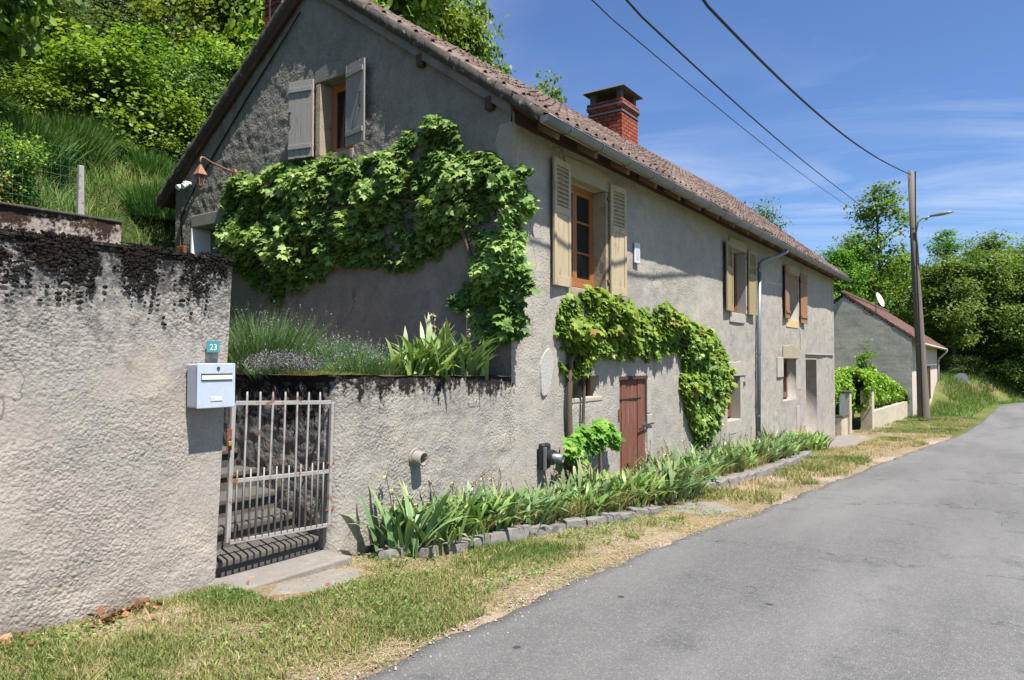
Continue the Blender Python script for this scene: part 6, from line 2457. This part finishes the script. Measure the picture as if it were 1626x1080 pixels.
p1 = pier(27.75, 28.1, 4.42, 4.75, 0.42, 'slim cream gate pier next to the end of the farmhouse')
p2 = pier(30.2, 30.7, 4.02, 4.45, 0.42, 'blockwork cream gate pier at the start of the hedge wall')
lw1 = thing('low_wall', (27.1, 4.55, -1.2), 'short cream wall with a dark metal panel beside the farmhouse corner', 'wall')
b = MB()
b.box(26.55, 27.74, 4.50, 4.70, -1.5, -0.40)
b.build('base', m_cream, lw1, bevel=0.01)
b = MB()
b.box(26.52, 27.745, 4.46, 4.74, -0.397, -0.31)
b.build('coping', m_brick_c, lw1, bevel=0.01)
b = MB()
b.box(26.56, 27.73, 4.57, 4.585, -0.30, 0.38)
b.build('metal_panel', simple('panel_grey', (0.10, 0.12, 0.115), 0.5, 0.4, 0.3, var=0.4, scale=8), lw1)
b = MB()
for k in range(5):
    b.bar((26.6 + k * .25, 4.55, -0.3), (26.8 + k * .25, 4.55, 0.37), 0.02, 0.02)
b.build('grille', simple('grille_grey', (0.24, 0.30, 0.28), 0.5, 0.4, 0.3), lw1)
lw2 = thing('low_wall', (35, 4.1, -1.3), 'low cream stained wall under the hedge beside the road', 'wall')
HWF = FR((30.7, 4.06, 0), Vector((8.9, -0.36, 0)).normalized(), Vector((-0.04, -1, 0)).normalized())
skin('render_face', wall_grid(HWF, (0, 8.85, 0.15), (-1.7, -0.42, 0.1), amp=0.01, freq=3), m_cream, lw2)
b = MB()
b.hexa([(30.71, 4.08, -1.7), (39.52, 3.72, -1.7), (39.52, 3.95, -1.7), (30.71, 4.3, -1.7), (30.71, 4.06, -0.42), (39.53, 3.70, -0.44), (39.53, 3.95, -0.44), (30.71, 4.3, -0.42)])
b.build('wall_body', m_cream, lw2)
hd = thing('hedge', (34.5, 4.6, -1.2), 'glossy bright green laurel hedge spilling over the low cream wall', 'hedge')
r = np.random.default_rng(88)
n = 40000
x = r.uniform(26.8, 40.2, n * 3)
yc = 4.98 - (x - 30) * 0.037
yy = r.uniform(-1, 1, n * 3)
zz = r.uniform(-1, 1, n * 3)
k_ = (np.abs(yy) ** 3 + np.abs(zz) ** 3)
ok = (k_ < 1.0) & (k_ > 0.45)
x, yc, yy, zz = x[ok][:n], yc[ok][:n], yy[ok][:n], zz[ok][:n]
n = len(x)
lump = (fbm(np.c_[x, yy * 1.5, zz * 1.5], 1.4, 3) - 0.5) * 0.9
topz = np.interp(x, [26.8, 28.5, 31, 34, 37, 39.5, 40.2], [0.9, 1.2, 1.25, 1.15, 0.75, 0.2, -0.6])
botz = np.interp(x, [26.8, 30, 30.8, 40.2], [-0.6, -0.5, -0.38, -0.40])
P = np.c_[x, yc + yy * (0.85 + lump * .45) + np.where(x < 30, 0.5, 0), (topz + botz) / 2 + zz * (topz - botz) / 2 * (1 + lump * .35)]
Nn = np.c_[0 * x, yy * .8 - 0.1, zz * .6 + .45] + r.normal(0, .42, (n, 3))
V, F, k = place_leaves(P, Nn, 0.125 * r.uniform(.6, 1.25, n), 'broad', r, 0.3)
A = np.repeat(np.clip(0.5 + lump * .5 + r.normal(0, .18, n), 0, 1), k)
link('foliage', np_mesh('foliage', V - np.array(LOC[hd.name]), F, A), lm_hedge, hd)
for q in range(7):
    b = MB()
    xx_ = 29 + q * 1.6
    b.tube([(xx_, 4.8 - (xx_ - 30) * .035, -1.5), (xx_ + .1, 4.8 - (xx_ - 30) * .035, -0.4), (xx_ - .1, 4.7 - (xx_ - 30) * .035, 0.5)], [.04, .03, .015], 5)
    b.build('stem', m_bark, hd)
plant('sapling', 36.4, 5.1, 3.7, 0.62, 'young upright sapling growing out of the hedge in front of the barn', 'tree', zf=lambda x, y: -1.3)

# ------------------------------------------------------------------ pole, lamp, cables, sign
po = thing('utility_pole', (39.65, 3.0, -1.3), 'tall weathered wooden utility pole before the barn corner', 'pole')
b = MB()
b.tube([(39.65, 3.02, -1.6), (39.65, 3.03, -1.25), (39.65, 3.10, 1.5), (39.65, 3.28, 6.0), (39.65, 3.42, 11.0)], [0.29, 0.28, 0.225, 0.18, 0.135], 14)
b.build('shaft', m_pole, po, smooth=True)
for z in (8.1, 6.2, 4.9, 2.4):
    b = MB()
    y = 3.0 + 0.04 + (z + 1.25) * 0.0315
    b.tube([(39.65, y, z - 0.04), (39.65, y, z + 0.04)], 0.243 - z * 0.0095, 12)
    b.build('band', m_strap, po)
b = MB()
b.tube([(39.40, 3.2, 10.9), (39.36, 3.22, 9.0), (39.36, 3.2, 6.0), (39.32, 3.1, 2.0), (39.3, 3.05, -1.2)], 0.03, 6)
b.build('cable_duct', m_wire, po)
lm_ = thing('street_lamp', (39.5, 3.2, 8.6), 'grey street lamp arm and head fixed high on the utility pole', 'street lamp')
b = MB()
b.tube([(39.42, 3.2, 7.9), (39.40, 3.12, 8.35), (39.40, 2.95, 8.52), (39.40, 2.4, 8.62)], 0.035, 8)
b.build('arm', m_lampgrey, lm_, smooth=True)
b = MB()
vs, fs = [], []
prof_ = [(2.62, .05, .04), (2.40, .12, .07), (2.15, .17, .085), (1.85, .15, .06), (1.62, .05, .02)]
for (y, w, h) in prof_:
    zc = 8.62 + (2.5 - y) * 0.10
    for q in range(12):
        a = 2 * math.pi * q / 12
        vs.append((39.40 + w * math.cos(a), y, zc + h * math.sin(a)))
for k in range(4):
    for q in range(12):
        q2 = (q + 1) % 12
        fs.append((k * 12 + q, k * 12 + q2, (k + 1) * 12 + q2, (k + 1) * 12 + q))
fs += [tuple(range(11, -1, -1)), tuple(48 + q for q in range(12))]
b.add(vs, fs)
b.build('lamp_head', m_lampgrey, lm_, smooth=True)


def cable(pts, rad, label, n=90):
    """smooth cable through three or more points (quadratic in x)"""
    P = np.array(pts)
    t_ = np.linspace(P[0, 0], P[-1, 0], n)
    zc = np.polyfit(P[1:-1, 0], P[1:-1, 2], 3)
    yc = np.polyfit(P[1:, 0], P[1:, 1], 1)
    zs = np.where(t_ < P[1, 0], P[1, 2] + (P[0, 2] - P[1, 2]) * ((P[1, 0] - t_) / (P[1, 0] - P[0, 0])) ** 1.0, np.polyval(zc, np.minimum(t_, P[-2, 0])) + np.maximum(0, t_ - P[-2, 0]) * (P[-1, 2] - P[-2, 2]) / (P[-1, 0] - P[-2, 0]))
    b = MB()
    b.tube([(x, np.polyval(yc, x), z) for x, z in zip(t_, zs)], rad, 6)
    tag(b.build('overhead_cable', m_wire, None, smooth=True), label, 'cable')


cable([(-14.0, 2.78, 9.0), (8.67, 3.05, 6.23), (16.29, 3.14, 6.98), (24.4, 3.24, 8.14), (37.54, 3.39, 10.43), (39.62, 3.41, 10.85)], 0.022, 'thick twisted overhead cable ending at the top of the utility pole')
cable([(-12, 2.4, 8.4), (8.09, 3.88, 6.23), (16.18, 4.46, 7.07), (27.1, 5.25, 8.4), (47.84, 6.74, 11.06), (72, 8.5, 13.0)], 0.016, 'middle overhead cable vanishing into the tall robinia')
cable([(-12, 2.8, 7.6), (7.85, 4.25, 6.23), (14.72, 4.71, 6.87), (23.51, 5.31, 7.8), (45.2, 6.78, 10.47), (71, 8.6, 12.6)], 0.009, 'thinnest overhead cable, leftmost of the three')

# second pole, sign
b = MB()
b.tube([(84.5, 4.9, -2.2), (84.5, 4.95, 4.3)], [0.13, 0.10], 8)
tag(b.build('wooden_pole', m_pole, None, smooth=True), 'grey pole at the far grass bank, the taller of the pair', 'pole')
b = MB()
b.tube([(83.6, 4.55, -2.2), (83.6, 4.55, 3.2)], [0.12, 0.10], 8)
tag(b.build('wooden_pole', m_signback, None, smooth=True), 'pale slim pole at the far grass bank, the shorter of the pair', 'pole')
sg = thing('road_sign', (66.5, 2.45, -1.7), 'grey back of a round road sign on the bank before the bend', 'road sign')
b = MB()
b.tube([(66.5, 2.45, 0.10), (66.53, 2.45, 0.10)], 0.48, 28)
b.build('disc', m_signback, sg)
b = MB()
b.tube([(66.56, 2.45, -2.2), (66.56, 2.45, 0.5)], 0.045, 8)
b.build('post', m_strap, sg)

# ------------------------------------------------------------------ verge grass, weeds, fallen leaves
def grass_field(name, n, xr, seed, hmin, hmax, w, label, power=1.0, inner=4.66, thr=0.5):
    r = np.random.default_rng(seed)
    u = r.random(n * 3) ** power
    x = xr[0] + (xr[1] - xr[0]) * u
    lo = road_left(x)
    y = lo + 0.05 + (inner - lo) * r.random(len(x))
    gm = fbm(np.c_[x, y, 0 * x], 1.1, 4)
    d = y - lo
    gm2 = fbm(np.c_[x, y, 0 * x + 4], 3.4, 3)
    keep = (gm * 0.6 + gm2 * 0.4 + r.normal(0, .06, len(x)) + 0.035 * (x < 4.4) - 0.05 * (x > 4.6) - 0.18 * np.exp(-(d / 0.22) ** 2) - 0.05 * sstep(d, 1.3, 2.0)) > thr
    for (a0, a1, b0, b1) in ((3.05, 4.0, 4.05, 4.9), (8.3, 9.35, 2.75, 3.5), (20.3, 27, 3.4, 4.8)):
        keep &= ~((x > a0) & (x < a1) & (y > b0) & (y < b1))
    bl = np.interp(x, [4.4, 4.5, 5.5, 8.0, 9.2, 9.7, 10, 17.4, 19.8, 20.3], [9, 4.36, 4.02, 3.50, 3.6, 4.1, 3.7, 3.66, 4.1, 9])
    keep &= y < bl
    x, y, gm = x[keep][:n], y[keep][:n], gm[keep][:n]
    n = len(x)
    z = g(x) + 0.005
    h = r.uniform(hmin, hmax, n) * (0.6 + gm)
    ln_ = r.normal(0, 0.45, (n, 2)) * h[:, None]
    sd = r.uniform(0, 6.28, n)
    S = np.c_[np.cos(sd), np.sin(sd), 0 * sd] * (w * 0.5 * r.uniform(.6, 1.3, n))[:, None]
    B0 = np.c_[x, y, z]
    B1 = B0 + np.c_[ln_ * .5, h * .65]
    B2 = B0 + np.c_[ln_ * 1.4, h]
    V = np.stack([B0 - S, B0 + S, B1 - S * .8, B1 + S * .8, B2], 1).reshape(-1, 3)
    o5 = (np.arange(n) * 5)[:, None]
    F = np.concatenate([np.array([[0, 1, 3]]) + o5, np.array([[0, 3, 2]]) + o5, np.array([[2, 3, 4]]) + o5])
    g2 = fbm(np.c_[x, y, 0 * x + 9], 0.9, 3)
    v = np.clip(0.66 - (gm - 0.5) * 1.6 + (0.5 - g2) * 1.3 + r.normal(0, .20, n) - 0.12 * (x < 5.5), 0, 1)
    tag(link(name, np_mesh(name, V, F, np.repeat(v, 5)), lm_grass), label, 'grass', kind='stuff')


grass_field('verge_grass', 52000, (0.6, 9.5), 801, 0.012, 0.042, 0.006, 'short patchy grass on the near verge by the boundary wall', 1.15, thr=0.528)
grass_field('verge_grass', 42000, (9.5, 42), 802, 0.04, 0.09, 0.013, 'dry patchy grass on the far verge along the road', 1.0, 4.4, thr=0.48)
r = np.random.default_rng(99)
# broad weeds in green patches
n = 4200
x = r.uniform(0.9, 9.0, n * 8)
lo = road_left(x)
y = lo + 0.25 + (4.6 - lo - .25) * r.random(len(x))
wv = fbm(np.c_[x, y, 0 * x + 3], 2.0, 3)
ok = (wv + r.normal(0, .05, len(x)) > 0.585) & (y < np.interp(x, [4.4, 4.5, 8], [9, 4.3, 3.5])) & ~((x > 3.05) & (x < 4.0) & (y > 4.05))
x, y = x[ok][:n], y[ok][:n]
P = np.c_[x, y, g(x) + r.uniform(.01, .05, len(x))]
V, F, k = place_leaves(P, r.normal(0, .45, P.shape) + np.array([0, 0, 1.0]), r.uniform(.012, .030, len(x)), 'broad', r, 0)
tag(link('verge_weeds', np_mesh('verge_weeds', V, F, np.repeat(np.clip(r.normal(.45, .2, len(x)), 0, 1), k)), lm_vine), 'small broad leaved weeds among the verge grass', 'weeds', kind='stuff')
# fallen leaves along the wall foot
n = 420
x = np.r_[r.uniform(0.2, 3.0, n), r.uniform(3.0, 5.0, 30)]
y = 4.66 - np.abs(r.normal(0, .09, len(x))) * np.where(x > 3, 5, 1)
cl2 = fbm(np.c_[x, 0 * x, 0 * x], 2.2, 2)
ok = cl2 + r.normal(0, .06, len(x)) > 0.46
x, y = x[ok], y[ok]
P = np.c_[x, y, g(x) + r.uniform(.008, .045, len(x))]
V, F, k = place_leaves(P, r.normal(0, .6, P.shape) + np.array([0, -0.2, .8]), r.uniform(.03, .065, len(x)), 'broad', r, 0)
tag(link('fallen_leaves', np_mesh('fallen_leaves', V, F, np.repeat(r.random(len(x)), k)), lm_dead), 'dry reddish leaves along the foot of the boundary wall', 'leaves', kind='stuff')
# long dry grass between the irises
V, F, A, _ = tuft_mesh(5200, 0.34, 0.008, 1.0, 811, 0.9, 3, 0.62)
x = r.uniform(5.2, 9.4, 5200)
y = np.interp(x, [5, 8, 9.6], [4.18, 3.62, 3.8]) + np.abs(r.normal(0, .22, 5200))
V[:, 0] += np.repeat(x, 8) - 0
V[:, 1] += np.repeat(np.minimum(y, 4.6), 8)
q = V.reshape(-1, 8, 3)
cx = q[:, 0:2].mean(1)
q[:, :, 0] -= (cx[:, 0] - x)[:, None]
q[:, :, 1] -= (cx[:, 1] - np.minimum(y, 4.6))[:, None]
q[:, :, 2] += (g(x) + 0.06)[:, None]
tag(link('bed_grass', np_mesh('bed_grass', q.reshape(-1, 3), F, A), lm_grass), 'long dry grass growing between the irises of the near bed', 'grass', kind='stuff')
q = q.copy()
x2 = r.uniform(10.3, 20, 5200)
y2 = np.interp(x2, [10, 14, 18, 20], [3.78, 3.72, 3.9, 4.2]) + np.abs(r.normal(0, .25, 5200))
y2 = np.minimum(y2, 4.6)
q[:, :, 0] += (x2 - x)[:, None]
q[:, :, 1] += (y2 - np.minimum(y, 4.6))[:, None]
q[:, :, 2] += (g(x2) + .02 - g(x))[:, None]
tag(link('bed_grass', np_mesh('bed_grass', q.reshape(-1, 3), F, A), lm_grass), 'long grass mixed with the irises of the far bed', 'grass', kind='stuff')


# grass on the bank and open ground by the bend
r = np.random.default_rng(123)
n = 16000
x = r.uniform(41, 84, n * 2)
y = road_left(x) + 0.7 + np.abs(r.normal(0, 3.2, n * 2))
ok = ~((y > 3.5) & (x < 62.3)) & (fbm(np.c_[x, y, 0 * x], 0.5, 3) + r.normal(0, .08, n * 2) > 0.42)
x, y = x[ok][:n], y[ok][:n]
n = len(x)
z = terrain(x, y) - 0.08
h = r.uniform(.12, .42, n) * (0.5 + sstep(y - road_left(x), 1.0, 3.0))
ln_ = r.normal(0, 0.10, (n, 2))
sd = r.uniform(0, 6.28, n)
S = np.c_[np.cos(sd), np.sin(sd), 0 * sd] * 0.022
B0 = np.c_[x, y, z]
B2 = B0 + np.c_[ln_, h]
V = np.stack([B0 - S, B0 + S, B2], 1).reshape(-1, 3)
F = np.arange(n * 3).reshape(-1, 3)
A = np.repeat(np.clip(r.normal(.45, .2, n), 0, 1), 3)
tag(link('bank_grass', np_mesh('bank_grass', V, F, A), lm_slopegrass), 'green grass on the bank past the barn', 'grass', kind='stuff')

# straw litter and pebbles on the verge
r = np.random.default_rng(321)
n = 24000
x = 0.8 + 11 * r.random(n) ** 1.2
lo = road_left(x)
y = lo + 0.02 + (np.interp(x, [4.4, 4.5, 8, 9.6, 12], [4.66, 4.3, 3.5, 3.7, 3.5]) - lo) * r.random(n)
q = r.uniform(0, 6.28, n)
l = r.uniform(.012, .045, n)
D = np.c_[np.cos(q), np.sin(q), r.normal(0, .18, n)] * l[:, None]
S = np.c_[-np.sin(q), np.cos(q), 0 * q] * 0.0016
B0 = np.c_[x, y, g(x) + r.uniform(0.004, 0.014, n)]
V = np.stack([B0 - D - S, B0 - D + S, B0 + D + S, B0 + D - S], 1).reshape(-1, 3)
F = np.arange(n * 4).reshape(-1, 4)
tag(link('straw_litter', np_mesh('straw_litter', V, F, np.repeat(np.clip(r.normal(.85, .15, n), .3, 1), 4)), lm_grass), 'dry straw bits littering the near verge', 'straw', kind='stuff')
n = 5200
x = 0.9 + 16 * r.random(n) ** 1.3
lo = road_left(x)
d = np.where(r.random(n) < 0.62, r.normal(0.05, 0.13, n), r.uniform(0, 1.0, n))
d = np.clip(d, -0.35, 1.1)
y = lo + d
z = g(x) + np.where(d < 0, 0.022, 0.002)
ov = np.array([(1, 0, 0), (-1, 0, 0), (0, 1, 0), (0, -1, 0), (0, 0, .7), (0, 0, -.7)])
of = np.array([(0, 2, 4), (2, 1, 4), (1, 3, 4), (3, 0, 4), (2, 0, 5), (1, 2, 5), (3, 1, 5), (0, 3, 5)])
q = r.uniform(0, 6.28, n)
sc_ = (0.003 + 0.010 * r.random(n) ** 3)[:, None, None]
O6 = np.repeat(ov[None], n, 0) * r.uniform(.6, 1.3, (n, 6, 1))
X6 = O6[:, :, 0] * np.cos(q)[:, None] - O6[:, :, 1] * np.sin(q)[:, None]
Y6 = O6[:, :, 0] * np.sin(q)[:, None] + O6[:, :, 1] * np.cos(q)[:, None]
V = np.stack([X6, Y6, O6[:, :, 2]], -1) * sc_ + np.c_[x, y, z][:, None]
F = (of[None] + (np.arange(n) * 6)[:, None, None]).reshape(-1, 3)


def pebble_mat():
    m = Mat('pebbles', 0.9, 0.2)
    m.col(m.mix(m.attr('v'), (0.20, 0.17, 0.15), (0.52, 0.43, 0.37)))
    return m.mat


tag(link('gravel', np_mesh('gravel', V.reshape(-1, 3), F, np.repeat(r.random(n), 6)), pebble_mat()), 'loose pinkish gravel along the edge of the road', 'gravel', kind='stuff')

# taller tufts and dry stalks standing in the verge
r = np.random.default_rng(555)
Vs, Fs, As = [], [], []
c = 0
for k in range(70):
    x = 1.0 + 9.5 * r.random() ** 1.3
    lo = float(road_left(x))
    hi = float(np.interp(x, [4.4, 4.5, 8, 9.6, 11], [4.62, 4.25, 3.45, 3.7, 3.5]))
    y = lo + 0.25 + (hi - lo - 0.25) * r.random()
    if 3.0 < x < 4.05 and y > 4.0:
        continue
    V, F, A, _ = tuft_mesh(int(r.uniform(14, 40)), r.uniform(.07, .17), 0.006, r.uniform(.03, .08), 900 + k, 0.8, 3, r.uniform(.2, .85))
    Vs.append(V + np.array([x, y, float(g(x))]))
    Fs.append(F + c)
    As.append(A)
    c += len(V)
tag(link('grass_tufts', np_mesh('grass_tufts', np.concatenate(Vs), np.concatenate(Fs), np.concatenate(As)), lm_grass), 'taller tufts of grass standing out of the near verge', 'grass', kind='stuff')
